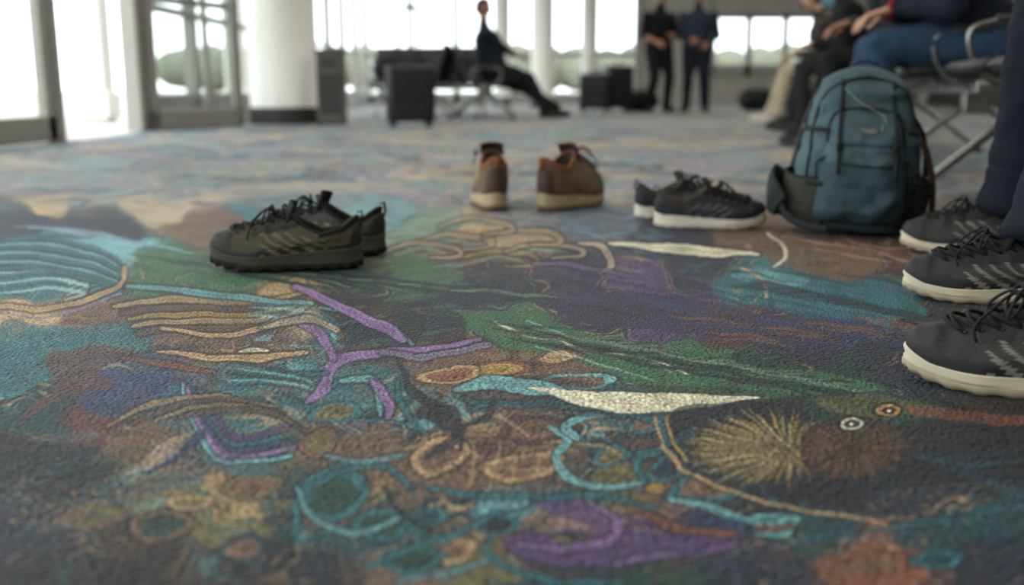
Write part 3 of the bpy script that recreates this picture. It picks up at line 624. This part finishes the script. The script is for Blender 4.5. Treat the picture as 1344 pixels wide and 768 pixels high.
# ---------------------------------------------------------------- backpack
def backpack(loc,rz):
    e=empty('backpack',loc,rz); mb=MB()
    zs=np.array([0,.012,.05,.12,.20,.28,.33,.37,.395,.405]); hw=np.array([.105,.130,.146,.148,.140,.126,.114,.096,.066,.03]); hd=np.array([.07,.088,.104,.108,.100,.088,.078,.064,.044,.02]); yc=np.array([0,0,0,.0,.006,.016,.024,.030,.034,.036])
    n=2.7
    def prm(z): return np.interp(z,zs,hw),np.interp(z,zs,hd),np.interp(z,zs,yc)
    def lump(x,z): return .016*mnoise.noise(Vector((x*7+3,z*9,1.3)))+.010*mnoise.noise(Vector((x*16,z*24,4.1)))
    def surf(x,z,off=0):
        a,b,c=prm(z); q=np.clip(abs(x)/a,0,.99); return np.array([x,c-b*(1-q**n)**(1/n)-off-lump(x,z),z])
    Z=[];
    for z in np.concatenate([[0,.004,.012],np.linspace(.025,.36,46),[.37,.38,.39,.398,.405]]):
        a,b,c=prm(z); row=[]
        for t in np.arange(96)*2*math.pi/96:
            ct,s_=math.cos(t),math.sin(t); x=math.copysign(abs(ct)**(2/n),ct)*a; y=math.copysign(abs(s_)**(2/n),s_)*b
            w=.008*mnoise.noise(Vector((x*18,y*18,z*34)))+.008*mnoise.noise(Vector((x*8,y*8,z*14+5)))
            r=1+w/ max(.03,math.hypot(x,y)); row.append((x*r,c+y*r-(lump(x,z) if s_<0 else 0),z))
        Z.append(row)
    mb.grid(Z,cv=True,mat=0,cap0=True,cap1=True)
    def pocket(x0,x1,z0,z1,bulge,m,tp=0,sag=0):
        P=[]
        for i in range(33):
            v=i/32; row=[]
            for j in range(33):
                u=j/32*2-1; vv=v*2-1
                prof=(1-abs(u)**4)**.55*(1-abs(vv)**4)**.55*(1+sag*(.5-v))
                z=z0+(z1-z0)*v; sq=1-tp*v; x=(x0+x1)/2+u*(x1-x0)/2*sq
                w=.009*mnoise.noise(Vector((x*22,z*34,m*3)))+.004*mnoise.noise(Vector((x*50,z*30,m*3+9)))
                row.append(surf(x,z,-.004+(bulge+.004)*prof+w*prof))
            P.append(row)
        mb.grid(P,mat=m)
    pocket(-.115,.112,.018,.180,.042,1,tp=.06,sag=.5); pocket(-.095,.092,.198,.292,.028,0,tp=.16,sag=.5)
    pocket(-.10,.098,.155,.212,.036,0,tp=.08)
    def arc(pts,off,r,m,rb=None,ref=None,n=6): 
        Q=catmull([(p[0],p[1],p[2] if len(p)>2 else off) for p in pts],8); mb.tube([surf(q[0],q[1],q[2]) for q in Q],r,n,m,rb=rb,ref=ref)
    arc([(-.112,.05),(-.11,.13),(-.10,.175),(0,.186),(.10,.175),(.11,.13),(.112,.05)],.014,.0028,3)
    arc([(-.09,.215),(-.084,.27),(-.06,.294),(0,.300),(.06,.294),(.082,.27),(.088,.215)],.008,.0028,3)
    arc([(-.130,.12),(-.122,.24),(-.102,.325),(-.06,.362),(0,.376),(.06,.362),(.102,.325),(.122,.24),(.130,.12)],.004,.0034,3)
    arc([(-.06,.345),(-.02,.31),(.03,.285),(.04,.262)],.032,.0018,5)
    for x in (-.060,.058):
        arc([(x,.370,.004),(x,.33,.004),(x*1.05,.296,.014),(x*1.1,.25,.034),(x*1.1,.205,.040),(x*1.1,.17,.046),(x*1.12,.14,.048)],0,.0014,2,rb=.006,ref=(1,0,0))
        p=surf(x*1.1,.205,.042); mb.box(p,(.018,.008,.022),.003,4); 
    for sg in (-1,1):
        for z in (.12,.25):
            a,b,c=prm(z); Q=[(sg*(a+.003),c+.06,z),(sg*(a+.005),c,z),(sg*(a*.95),c-b*.68,z-.004),(sg*.096,c-b-.008,z-.006)]
            mb.tube(catmull(Q,6),.0014,6,2,rb=.006,ref=(0,0,1)); mb.box((sg*(a+.004),c-.01,z),(.008,.022,.018),.003,4)
        P=[]
        for i in range(12):
            z=.012+.125*i/11; a,b,c=prm(z); row=[]
            for j in range(14):
                t=-math.pi*.36+math.pi*.72*j/13; k=1+.18*math.cos(t*1.35)
                row.append((sg*(a*k*abs(math.cos(t))**(.5)),c+b*1.02*math.copysign(abs(math.sin(t))**.7,math.sin(t)),z+.01*math.sin(t*2)*i/11))
            P.append(row)
        mb.grid(P,mat=2 if sg>0 else 7); mb.tube(P[-1],.003,6,2)
    mb.tube(catmull([(-.03,.045,.392),(-.028,.045,.412),(0,.045,.420),(.028,.045,.412),(.03,.045,.392)],6),.003,8,2,rb=.009,ref=(0,1,0))
    for sg in (-1,1):
        Q=[(sg*.045,.06,.385),(sg*.085,.13,.36),(sg*.115,.165,.28),(sg*.135,.17,.17),(sg*.155,.14,.07),(sg*.14,.10,.03)]
        mb.tube(catmull(Q,8),.008,10,2,rb=.028,ref=(0,1,0))
    mb.tube(catmull([(.12,.02,.25),(.155,.0,.215),(.18,-.01,.13),(.186,-.01,.05),(.178,-.012,.008),(.15,-.02,.004)],8),.002,6,6,rb=.009,ref=(1,0,0))
    mb.tube(catmull([(.12,.05,.30),(.160,.05,.24),(.172,.04,.15),(.165,.03,.06)],8),.006,8,2,rb=.016,ref=(0,1,0))
    Q=[(-.10,.09,.05),(-.16,.08,.075),(-.195,.03,.09),(-.205,-.03,.080),(-.185,-.07,.05)]
    mb.tube(catmull(Q,8),[.010+.002*math.sin(k) for k in range(33)],12,2,rb=np.interp(np.linspace(0,1,33),[0,.5,1],[.05,.064,.03]),ref=(0,0,1) )
    Q=[(-.185,-.07,.06),(-.17,-.10,.03),(-.13,-.13,.012),(-.08,-.16,.006)]
    mb.tube(catmull(Q,8),.0016,6,2,rb=.010,ref=(0,0,1))
    for x,z,o in [(-.05,.184,.024),(.06,.296,.012),(.03,.262,.034),(-.105,.30,.008)]:
        p=surf(x,z,o); mb.tube([p,p+np.array([.002,-.002,-.022])],.0018,6,5)
    p=surf(0,.245,.031); mb.box(p,(.036,.002,.012),.0006,5)
    P=mb.obj('body',[mat('pack_slate',(72,92,98),rough=.85,bump=.5,bs=500,var=.3,vs=14,spec=.25),mat('pack_slate_dark',(54,73,80),rough=.85,bump=.5,bs=500,var=.3,vs=14,spec=.25),mat('pack_navy',(28,33,36),rough=.85,bump=.4,bs=600),
      mat('pack_zip',(18,22,24),rough=.5,bump=.6,bs=900),mat('pack_buckle',(22,24,26),rough=.4),mat('pack_cord',(124,126,116),rough=.7),mat('pack_strap',(74,54,40),rough=.8),mat('pack_olive',(52,56,46),rough=.85,bump=.4,bs=600)],e)
    P.rotation_euler=(math.radians(-3),math.radians(3),0)
    return e
backpack((.855,2.50,.008),math.radians(-10))

# ---------------------------------------------------------------- benches
M_seat=mat('black_vinyl',(28,28,30),rough=.5,var=.1,bump=.15,bs=120)
def bench(loc,ang_face,n,sp=.58):
    fx,fy=ang_face; rz=math.atan2(fy,fx)-math.pi/2
    e=empty('airport_bench',(loc[0],loc[1],0),rz); mb=MB(); st_=MB()
    L=n*sp
    for i in range(n):
        x=-(sp*(i+.5)) 
        prof=[(.46,.405),(.485,.425),(.46,.447),(.36,.450),(.20,.438),(.06,.430),(.0,.445),(-.03,.50),(-.06,.62),(-.10,.78),(-.13,.86),(-.15,.865),(-.16,.85),(-.13,.76),(-.09,.60),(-.06,.48),(-.03,.42),(.06,.402),(.3,.405)]
        P=[[(x+sx,y,z) for (y,z) in prof] for sx in (-.25,-.245,0,.245,.25)]
        for k in (0,4): P[k]=[(x+(-.25 if k==0 else .25),y*.98+.003,z*.99+.004) for (y,z) in prof]
        mb.grid(P,cv=True,mat=0,cap0=True,cap1=True)
    for i in range(n+1):
        x=-sp*i
        Q=[(x,.08,.36),(x,.04,.48),(x,.08,.565),(x,.16,.585),(x,.34,.580),(x,.40,.545),(x,.385,.46),(x,.33,.39),(x,.25,.36)]
        st_.tube(catmull(Q,5),.009,8,0,rb=.012,ref=(1,0,0)); st_.box((x,.22,.595),(.045,.20,.018),.007,1,smooth=True)
    st_.box((-L/2,.2,.36),(L+.06,.07,.055),.012,0); 
    for x in ([-.12,-L+.12] if n<4 else [-.12,-L/2,-L+.12]):
        st_.box((x,.2,.30),(.07,.10,.09),.01,0)
        for (y1,y0) in [(.54,.22),(-.2,.18)]:
            st_.tube(catmull([(x,y0,.30),(x,(y0+y1)/2,.17),(x,y1,.028)],5),.016,10,0,rb=.013,ref=(1,0,0))
            st_.tube([(x,y1,.030),(x,y1,.0)],.026,12,1)
    mb.obj('seats',[M_seat],e); st_.obj('frame',[M_steel,M_dark],e)
    return e
D=np.array([.206,.9785]); Fc=np.array([-.9785,.206])
O1=np.array([1.97,3.46])
bench(O1,Fc,6); bench(O1+D*4.1,Fc,6)
F3=np.array([-.93,.367]); D3=np.array([.367,.93])
O3=np.array([1.2,.9])-D3*.29-F3*.1
bench(O3,F3,3,.55)
bench((-.52,11.7),(1,0),4)   
bench((-.90,14.0),(-1,0),4)
bench((-1.75,13.05),(-.1,-1),3,.5)

# ---------------------------------------------------------------- luggage & bin
def suitcase(loc,rz,w,d,h,handle,col=(22,24,26),name='suitcase',z=0):
    e=empty(name,(loc[0],loc[1],z),rz); mb=MB(); z0=.055
    mb.box((0,0,z0+h/2),(w,d,h),.035,0,seg=4,smooth=True)
    for k in range(5): mb.box(((k-2)*w*.17,-d/2-.001,z0+h/2),(w*.05,.012,h*.8),.004,0)
    mb.box((0,-d*.02,z0+h/2),(w+.004,.012,h+.004),.003,1)
    mb.box((0,-d/2-.018,z0+h*.18),(w*.7,.02,h*.25),.008,0)
    for sx in (-1,1):
        for sy in (-1,1):
            mb.box((sx*(w/2-.05),sy*(d/2-.04),.052),(.04,.04,.03),.006,1)
            mb.tube([(sx*(w/2-.05)-.012,sy*(d/2-.04),.026),(sx*(w/2-.05)+.012,sy*(d/2-.04),.026)],.026,14,1)
    mb.tube(catmull([(-.08,-.0,z0+h),(-.07,0,z0+h+.03),(.07,0,z0+h+.03),(.08,0,z0+h)],5),.010,8,1)
    if handle:
        for sx in (-1,1): mb.tube([(sx*.09,d*.35,z0+h-.02),(sx*.09,d*.35,z0+h+handle)],.010,8,1)
        mb.box((0,d*.35,z0+h+handle),(.23,.03,.035),.01,1)
    mb.obj('shell',[mat(name+'_shell',col,rough=.45,bump=.1),M_dark,M_steel],e)
suitcase((-.93,9.28),math.radians(14),.43,.26,.50,.52)
suitcase((1.20,14.8),math.radians(-10),.42,.28,.50,0); suitcase((1.58,15.2),math.radians(20),.42,.26,.62,0)
def duffel(loc,rz,L=.6,r=.15,z=0):
    mb=MB(); xs=np.linspace(-L/2,L/2,13)
    mb.tube([(x,0,r*1.0) for x in xs],[r*(1-.5*abs(x/(L/2))**6) for x in xs],20,0)
    mb.tube([(x,0,r*2.0-.01*abs(x)) for x in xs[1:-1]],.006,6,1)
    for s_ in (-1,1):
        mb.tube(catmull([(-.14,s_*r*.9,r*.5),(-.13,s_*r*.8,r*1.7),(0,s_*.04,r*2.5),(.13,s_*r*.8,r*1.7),(.14,s_*r*.9,r*.5)],6),.003,6,1,rb=.015,ref=(0,1,0))
    mb.obj('duffel_bag',[mat('duffel_fabric',(26,28,30),rough=.85,bump=.4),M_dark],loc=(loc[0],loc[1],z),rz=rz)
duffel((4.7,16.5),.2,.7,.18); duffel((3.9,16.2),.5,.6,.17)
duffel((-1.42,12.82),.1,.62,.17,z=.45); duffel((1.95,15.6),.3,.6,.16)
def bin_(loc,rz):
    mb=MB(); w=.25
    mb.box((0,0,.36),(w,.3,.68),.02,0,seg=2); mb.box((0,0,.71),(w+.02,.32,.04),.01,1); mb.box((0,0,.015),(w+.01,.31,.03),.005,1)
    mb.box((0,-.152,.60),(w*.65,.012,.11),.004,2); mb.box((0,-.152,.30),(w*.8,.008,.40),.004,1)
    mb.obj('waste_bin',[mat('bin_grey',(90,86,80),rough=.5),M_dark,M_dark],loc=(loc[0],loc[1],0),rz=rz)
bin_((-1.80,10.15),0)
e=empty('flight_information_screen',(5.5,18.4,0)); mb=MB()
mb.box((0,0,1.0),(.12,.1,2.0),.01,0); mb.box((0,0,.03),(.7,.5,.06),.01,0); mb.box((0,-.06,2.0),(.75,.08,.55),.01,0); mb.box((0,-.103,2.0),(.69,.006,.48),.001,1)
for k in range(6): mb.box((-.05,-.108,1.82+k*.075),(.52,.004,.022),.001,2)
mb.obj('stand',[M_dark,mat('screen_glow',(20,60,76),rough=.3,emit=.6),mat('screen_text',(130,170,180),emit=.5)],e)

# ---------------------------------------------------------------- people
V3=lambda *a: np.array(a,float)
nrm=lambda a:a/(np.linalg.norm(a)+1e-9)
def ik(a,c,l1,l2,pole):
    d=c-a; L=np.linalg.norm(d)
    if L>(l1+l2)*.995: c=a+d/L*(l1+l2)*.995; d=c-a; L=np.linalg.norm(d)
    x=(L*L+l1*l1-l2*l2)/(2*L); h=math.sqrt(max(0,l1*l1-x*x)); u=d/L
    p=pole-u*np.dot(pole,u); return a+u*x+nrm(p)*h, c
def remesh(mb,name,vox,mats,it=3):
    me=bpy.data.meshes.new('t'); me.from_pydata(mb.v,[],mb.f)
    bm=bmesh.new(); bm.from_mesh(me); bmesh.ops.recalc_face_normals(bm,faces=bm.faces[:]); bm.to_mesh(me); bm.free()
    o=bpy.data.objects.new('t',me); COL.objects.link(o)
    r=o.modifiers.new('r','REMESH'); r.mode='VOXEL'; r.voxel_size=vox
    s_=o.modifiers.new('s','SMOOTH'); s_.factor=.5; s_.iterations=it
    dg=bpy.context.evaluated_depsgraph_get(); ev=o.evaluated_get(dg); nm=bpy.data.meshes.new_from_object(ev)
    bpy.data.objects.remove(o); nm.name=name
    nm.materials.clear()
    for m in mats: nm.materials.append(m)
    return nm
def hand(wr,X,N,W,curl,name,skin,parent):
    mb=MB()
    X,N,W=map(nrm,(X,N,W)); P=lambda a,b,c: wr+X*a+W*b+N*c
    mb.loft([P(-.02,0,0),P(.0,0,0),P(.03,.0,.002),P(.06,0,.002),P(.088,0,.0),P(.098,0,0)],[W*k for k in (.024,.026,.034,.041,.042,.036)],[N*k for k in (.018,.018,.017,.015,.012,.008)],16,2.4)
    for b,l,sp in [(.031,.070,.12),(.0105,.078,.03),(-.0105,.072,-.05),(-.030,.058,-.14)]:
        p=P(.085,b,0); ang=curl*.5; rr=.0092
        for k,(f,c_) in enumerate([(.45,1),(.31,.9),(.24,.6)]):
            d=nrm(X*math.cos(ang)+N*math.sin(ang)+W*sp); q=p+d*l*f*1.15; mb.caps(p,q,rr,rr*.9,10); p=q; rr*=.9; ang+=curl*c_
    p=P(.02,.022,.006)
    for k,(l,rr) in enumerate([(.042,.0135),(.034,.011),(.026,.0095)]):
        d=nrm(X*(.62+.2*k)+W*(.72-.25*k)+N*(.25+.12*k+curl*.15)); q=p+d*l; mb.caps(p,q,rr,rr*.88,10); p=q
    me=remesh(mb,name,.0038,[skin],2)
    me.polygons.foreach_set('use_smooth',[True]*len(me.polygons))
    o=bpy.data.objects.new(name,me); link(o,parent)
def head(c,F,U,skin,hair,parent):
    F=nrm(F); U=nrm(U-F*np.dot(U,F)); Rr=np.cross(F,U); B=np.stack([Rr,F,U],1)
    mb=MB(); nu,nv=44,56; P=[];M=[]
    for i in range(nu+1):
        ph=-math.pi/2+math.pi*(.01+.98*i/nu); row=[];mr=[]
        for j in range(nv):
            t=2*math.pi*j/nv; dx,dy,dz=math.cos(ph)*math.cos(t),math.cos(ph)*math.sin(t),math.sin(ph)
            x,y,z=.074*dx,.093*dy,.117*dz
            if dz<0: x*=1-.30*dz*dz; y=y*(1-.12*dz*dz)+.016*dz*dz
            g=lambda a,s_:math.exp(-(a/s_)**2)
            if dy>0:
                y+=.024*g(x,.011)*g(z+.020,.020)+.005*g(z-.028,.010)*g(x,.05)-.009*g(abs(x)-.031,.014)*g(z-.008,.012)+.006*g(x,.022)*g(z+.060,.010)-.004*g(x,.03)*g(z+.047,.006)+.009*g(x,.022)*g(z+.098,.016)
            hm=(z>.062-.03*(dy<.3)) or (dy<.12 and z>-.045+.03*dy) 
            if hm:
                k=1.11+.02*math.sin(31*dx+17*dz)*math.sin(23*dy); x*=k; y*=k; z=z*1.07
            row.append(B@V3(x,y,z)+c); mr.append(1 if hm else 0)
        P.append(row);M.append(mr)
    mb.grid(P,cv=True,mat=M[:-1],cap0=True,cap1=True)
    for s_ in (-1,1):
        mb.ell(c+B@V3(s_*.077,-.008,-.002),(.008,.018,.030),0,8,12,M=B); mb.ell(c+B@V3(s_*.081,-.006,.0),(.004,.010,.018),3,6,8,M=B)
        mb.ell(c+B@V3(s_*.031,.077,.008),(.0125,.010,.008),2,8,12,M=B); mb.ell(c+B@V3(s_*.031,.0855,.008),(.005,.003,.005),1,6,8,M=B)
        mb.ell(c+B@V3(s_*.031,.088,.026),(.017,.005,.003),1,6,8,M=B)
    mb.ell(c+B@V3(0,.093,-.060),(.021,.006,.006),3,6,12,M=B)
    mb.obj('head',[skin,hair,mat('eye_white',(220,215,205),rough=.3,bump=0),mat('lip',(150,90,80),rough=.6)],parent)
def person(name,pel,F,lean,ank,toes,wrists,cols,shoe,vox=.012,sleeve='long',knees=None,head_turn=0,headpitch=0,thick=1.0,hands=(None,None),loose=1.0,cur=.5,band=False,hl=1.0):
    e=empty(name,(pel[0],pel[1],0)); off=V3(pel[0],pel[1],0); pel=V3(*pel)-off
    ank=[V3(*a)-off for a in ank]; wrists=[V3(*a)-off for a in wrists]
    F=nrm(V3(F[0],F[1],0)); Z=V3(0,0,1); Rr=np.cross(F,Z); Sp=Z*math.cos(lean)+F*math.sin(lean); Fr=F*math.cos(lean)-Z*math.sin(lean)
    mb=MB(); seg=[]
    def bone(a,b,ra,rb,tag): mb.caps(a,b,ra,rb); seg.append((a,b,tag,(ra+rb)/2))
    T=thick
    tor=[(-.11,.10,.08,0),(-.06,.150*T,.115*T,0),(.03,.160*T,.122*T,0),(.13,.145*T,.112*T,.004),(.24,.152*T,.118*T,.008),(.34,.172*T,.124*T,.006),(.42,.176*T,.112*T,0),(.475,.145*T,.092,-.004),(.515,.085,.072,-.004),(.555,.058,.060,.004),(.62,.054,.058,.014),(.66,.050,.056,.018)]
    mb.loft([pel+Sp*a+Fr*d for a,b,c,d in tor],[Rr*b for a,b,c,d in tor],[Fr*c for a,b,c,d in tor],28,2.4)
    seg.append((pel+Sp*.06,pel+Sp*.44,'torso',.15)); seg.append((pel-Sp*.04,pel-Sp*.1,'hip',.13)); seg.append((pel+Sp*.55,pel+Sp*.68,'neck',.05))
    hd=pel+Sp*.74+Fr*.035
    K=[]
    for i,sg in enumerate((-1,1)):
        hip=pel+Rr*sg*.09-Sp*.02; pole=F*.6+Z*.9 if knees is None else V3(*knees[i])
        kn,an=ik(hip,ank[i],.44,.43,pole)
        bone(hip,kn,.088*T*loose,.062*loose,'thigh'); bone(kn,an+nrm(kn-an)*.02,.060*loose,.046*loose*hl,'shin'); mb.caps(kn+(an-kn)*.25,kn+(an-kn)*.42,.062*loose,.055*loose)
        K.append(kn)
        sh=pel+Sp*.435+Rr*sg*.172*T; l1=.29;l2=.26
        el,wr=ik(sh,wrists[i],l1,l2,-F*.6-Z*.5+Rr*sg*.5)
        bone(sh,el,.056*T,.044*T,'uarm'); 
        if sleeve=='long': bone(el,wr-nrm(wr-el)*.01,.044*T,.033,'farm')
        else: bone(el,wr,.040,.026,'farm')
        mb.caps(pel+Sp*.43+Rr*sg*.08,sh,.06,.058)
        X=nrm(wr-el); hx,hn=(hands[i] if hands[i] is not None else (X*.8-Z*.2+F*.2,-Z*.6-Rr*sg*.5))
        hx=nrm(V3(*hx)); hn=V3(*hn); hn=nrm(hn-hx*np.dot(hn,hx)); W=np.cross(hn,hx)
        if np.dot(W,-Rr*sg)<0: W=-W
        hand(wr,hx,hn,W,cur,'hand_left' if i==0 else 'hand_right',cols['skin'],e)
        if band and i==0: 
            b2=MB(); q=wr; a_=nrm(np.cross(X,Z)); c_=np.cross(X,a_); b2.tube([q+a_*.036*math.cos(t)+c_*.036*math.sin(t) for t in np.arange(20)*2*math.pi/20],.006,6,0,closed=True); b2.obj('wristband',[mat('red_band',(170,40,30))],e)
        t=V3(toes[i][0],toes[i][1],0); t=nrm(t); a=math.atan2(t[1],t[0]); hp=an-t*.075; 
        o=bpy.data.objects.new('shoe_left' if i==0 else 'shoe_right',shoe); link(o,e); o.location=(hp[0],hp[1],max(an[2]-.115,0)); o.rotation_euler=(0,0,a); o.scale=(1,1 if i else -1,1)
    me=remesh(mb,'body',vox,[cols['top'],cols['pants'],cols['skin']],4)
    n=len(me.vertices); co_=np.empty(n*3); me.vertices.foreach_get('co',co_); co_=co_.reshape(-1,3)
    nn=np.empty(n*3); me.vertices.foreach_get('normal',nn); nn=nn.reshape(-1,3)
    D_=[]
    for a,b,tag,r in seg:
        d=b-a; t=np.clip(((co_-a)@d)/(d@d),0,1); D_.append(np.linalg.norm(co_-a-t[:,None]*d,axis=1)/r)
    tg=[s_[2] for s_ in seg]; k=np.argmin(np.array(D_),0)
    mi=np.zeros(n,int)
    for j,t in enumerate(tg):
        mi[k==j]={'torso':0,'hip':1,'neck':2,'thigh':1,'shin':1,'uarm':0,'farm':0 if sleeve=='long' else 2}[t]
    hh_=(co_-pel)@Sp
    mi[(mi==1)&(hh_>-.02)&(np.array(D_)[0]<1.35)]=0
    dsp=np.array([mnoise.noise(Vector((p[0]*11,p[1]*11,p[2]*22)))+.5*mnoise.noise(Vector((p[0]*30,p[1]*30,p[2]*45))) for p in co_])*.008*(mi<2)
    co_=co_+nn*(dsp+ (mi<2)*.002)[:,None]
    me.vertices.foreach_set('co',co_.ravel())
    pm=[int(mi[p.vertices[0]]) for p in me.polygons]; me.polygons.foreach_set('material_index',pm); me.polygons.foreach_set('use_smooth',[True]*len(pm)); me.update()
    o=bpy.data.objects.new('body',me); link(o,e)
    hm=MB()
    for i in range(2):
        kn=K[i]; an=ank[i]; d=nrm(an-kn); q=[kn+(an-kn)*t for t in (.80,.86,.91,.96,1.0)]; q.append(an+d*.02)
        rr_=[.047*loose*hl,.051*loose*hl,.050*loose*hl,.055*loose*hl,.058*loose*hl,.056*loose*hl]; hm.tube(q,rr_,20,1)
    hm.tube([pel+Sp*.53+Fr*.002+Rr*.062*math.cos(t)*1.05+Fr*.062*math.sin(t)-Sp*.02*math.sin(t) for t in np.arange(24)*2*math.pi/24],.012,8,0,closed=True)
    hm.obj('hems',[cols['top'],cols['pants']],e)
    ca,sa=math.cos(head_turn),math.sin(head_turn); Fh=F*ca+Rr*sa; Fh=nrm(Fh-Z*headpitch); head(hd,Fh,Z*1.0+Sp*.3,cols['skin'],cols['hair'],e)
    return e
sk1=mat('skin_light',(190,144,118),rough=.55,var=.08,bump=.1); sk2=mat('skin_tan',(156,110,84),rough=.55,var=.08,bump=.1)
hr1=mat('hair_dark',(34,26,22),rough=.6,bump=.6,bs=300); hr2=mat('hair_brown',(74,54,40),rough=.6,bump=.6,bs=300)
cl=lambda n,c,**k: mat('cloth_'+n,c,rough=.9,bump=.5,bs=700,var=.2,vs=18,spec=.2,**k)
navy=cl('navy',(26,31,42)); black=cl('black',(22,22,24)); jeans=cl('jeans',(44,66,86)); beige=cl('beige',(172,158,136)); char=cl('charcoal',(38,38,41)); dknavy=cl('dark_navy_trousers',(24,28,38)); slate=cl('slate',(40,48,60)); olive=cl('olive',(54,52,46))
hnd=(((-.9,.3,-.3),(0,0,-1)),((-.9,.3,-.3),(0,0,-1)))
person('seated_person',(1.48,1.86,.56),F3,.05,[(.905,1.655,.115),(1.09,2.15,.115)],[(-.93,.30),(-.95,.28)],[(1.14,1.80,.64),(1.22,2.10,.64)],dict(top=char,pants=dknavy,skin=sk1,hair=hr1),SH4,vox=.009,loose=1.2,hl=1.15,hands=hnd)
person('seated_person',(1.17,.93,.56),F3,.1,[(.700,1.12,.115),(.80,.62,.115)],[(-.87,.42),(-.93,.2)],[(.86,.86,.64),(.90,1.15,.64)],dict(top=olive,pants=black,skin=sk1,hair=hr2),SH4,vox=.012,loose=1.05,hands=hnd)
def sit(s,O,Dv,Fv,cols,shoe,lean=.1,sp=.12,ext=.42,hx=.30,hz=.66,**k):
    P=O+Dv*s+Fv*.17
    a=[(P[0]+Fv[0]*(ext+q)+Dv[0]*sg*sp,P[1]+Fv[1]*(ext+q)+Dv[1]*sg*sp,.10) for sg,q in ((-1,0),(1,.07))]
    wq=[(P[0]+Fv[0]*hx+Dv[0]*sg*.09,P[1]+Fv[1]*hx+Dv[1]*sg*.09,hz) for sg in (-1,1)]
    h=(tuple(Fv*.9)+(-.25,),(0,0,-1.)); t=tuple(Fv)
    return person('seated_person',(P[0],P[1],.56),Fv,lean,a,[t,t],wq,cols,shoe,hands=(h,h),**k)
sit(.80,O1,D,Fc,dict(top=navy,pants=jeans,skin=sk1,hair=hr1),SH5,lean=.45,hx=.38,hz=.68,thick=1.25,band=True,vox=.011,loose=1.12)
sit(2.62,O1,D,Fc,dict(top=char,pants=black,skin=sk2,hair=hr1),SH5,lean=.32,hx=.34,hz=.74,thick=1.15)
sit(4.98,O1,D,Fc,dict(top=black,pants=char,skin=sk1,hair=hr1),SH5,lean=.28,hx=.36,hz=.72,thick=1.2)
sit(7.28,O1,D,Fc,dict(top=olive,pants=beige,skin=sk1,hair=hr2),SH7,lean=.25,hx=.36,hz=.70,ext=.5,thick=1.15,loose=1.2)
person('seated_man',(-.22,12.3,.56),(1,-.05),-.22,[(.40,12.14,.10),(.54,12.42,.10)],[(1,-.1),(1,.1)],[(.10,12.12,.70),(.12,12.42,.70)],dict(top=navy,pants=black,skin=sk2,hair=hr1),SH6,hands=(((.9,.1,-.2),(0,0,-1)),((.9,-.1,-.2),(0,0,-1))),head_turn=.1,thick=1.35,loose=1.3,headpitch=.15)
def stand(x,y,F,top,pants,arms,sleeve,skin,turn=0,thick=1.0):
    F=nrm(V3(F[0],F[1],0)); R=np.cross(F,V3(0,0,1)); p=V3(x,y,0)
    a=[tuple(p-R*.14+F*.02+V3(0,0,.10)),tuple(p+R*.14-F*.03+V3(0,0,.10))]
    t=[tuple((F-R*.2)[:2]),tuple((F+R*.25)[:2])]
    wq=[tuple(p+R*q[0]+F*q[1]+V3(0,0,q[2])) for q in arms]
    person('standing_man',(x,y,.95),F,0,a,t,wq,dict(top=top,pants=pants,skin=skin,hair=hr1),SH6,sleeve=sleeve,knees=[tuple(F)]*2,head_turn=turn,thick=thick,loose=1.25)
stand(2.18,15.2,(.35,-1),black,black,[(-.10,.22,1.12),(.16,.22,1.02)],'short',sk2,.3,1.22)
stand(2.74,15.15,(-.25,-1),slate,dknavy,[(-.17,.20,1.0),(.08,.24,1.06)],'long',sk2,-.3,1.28)
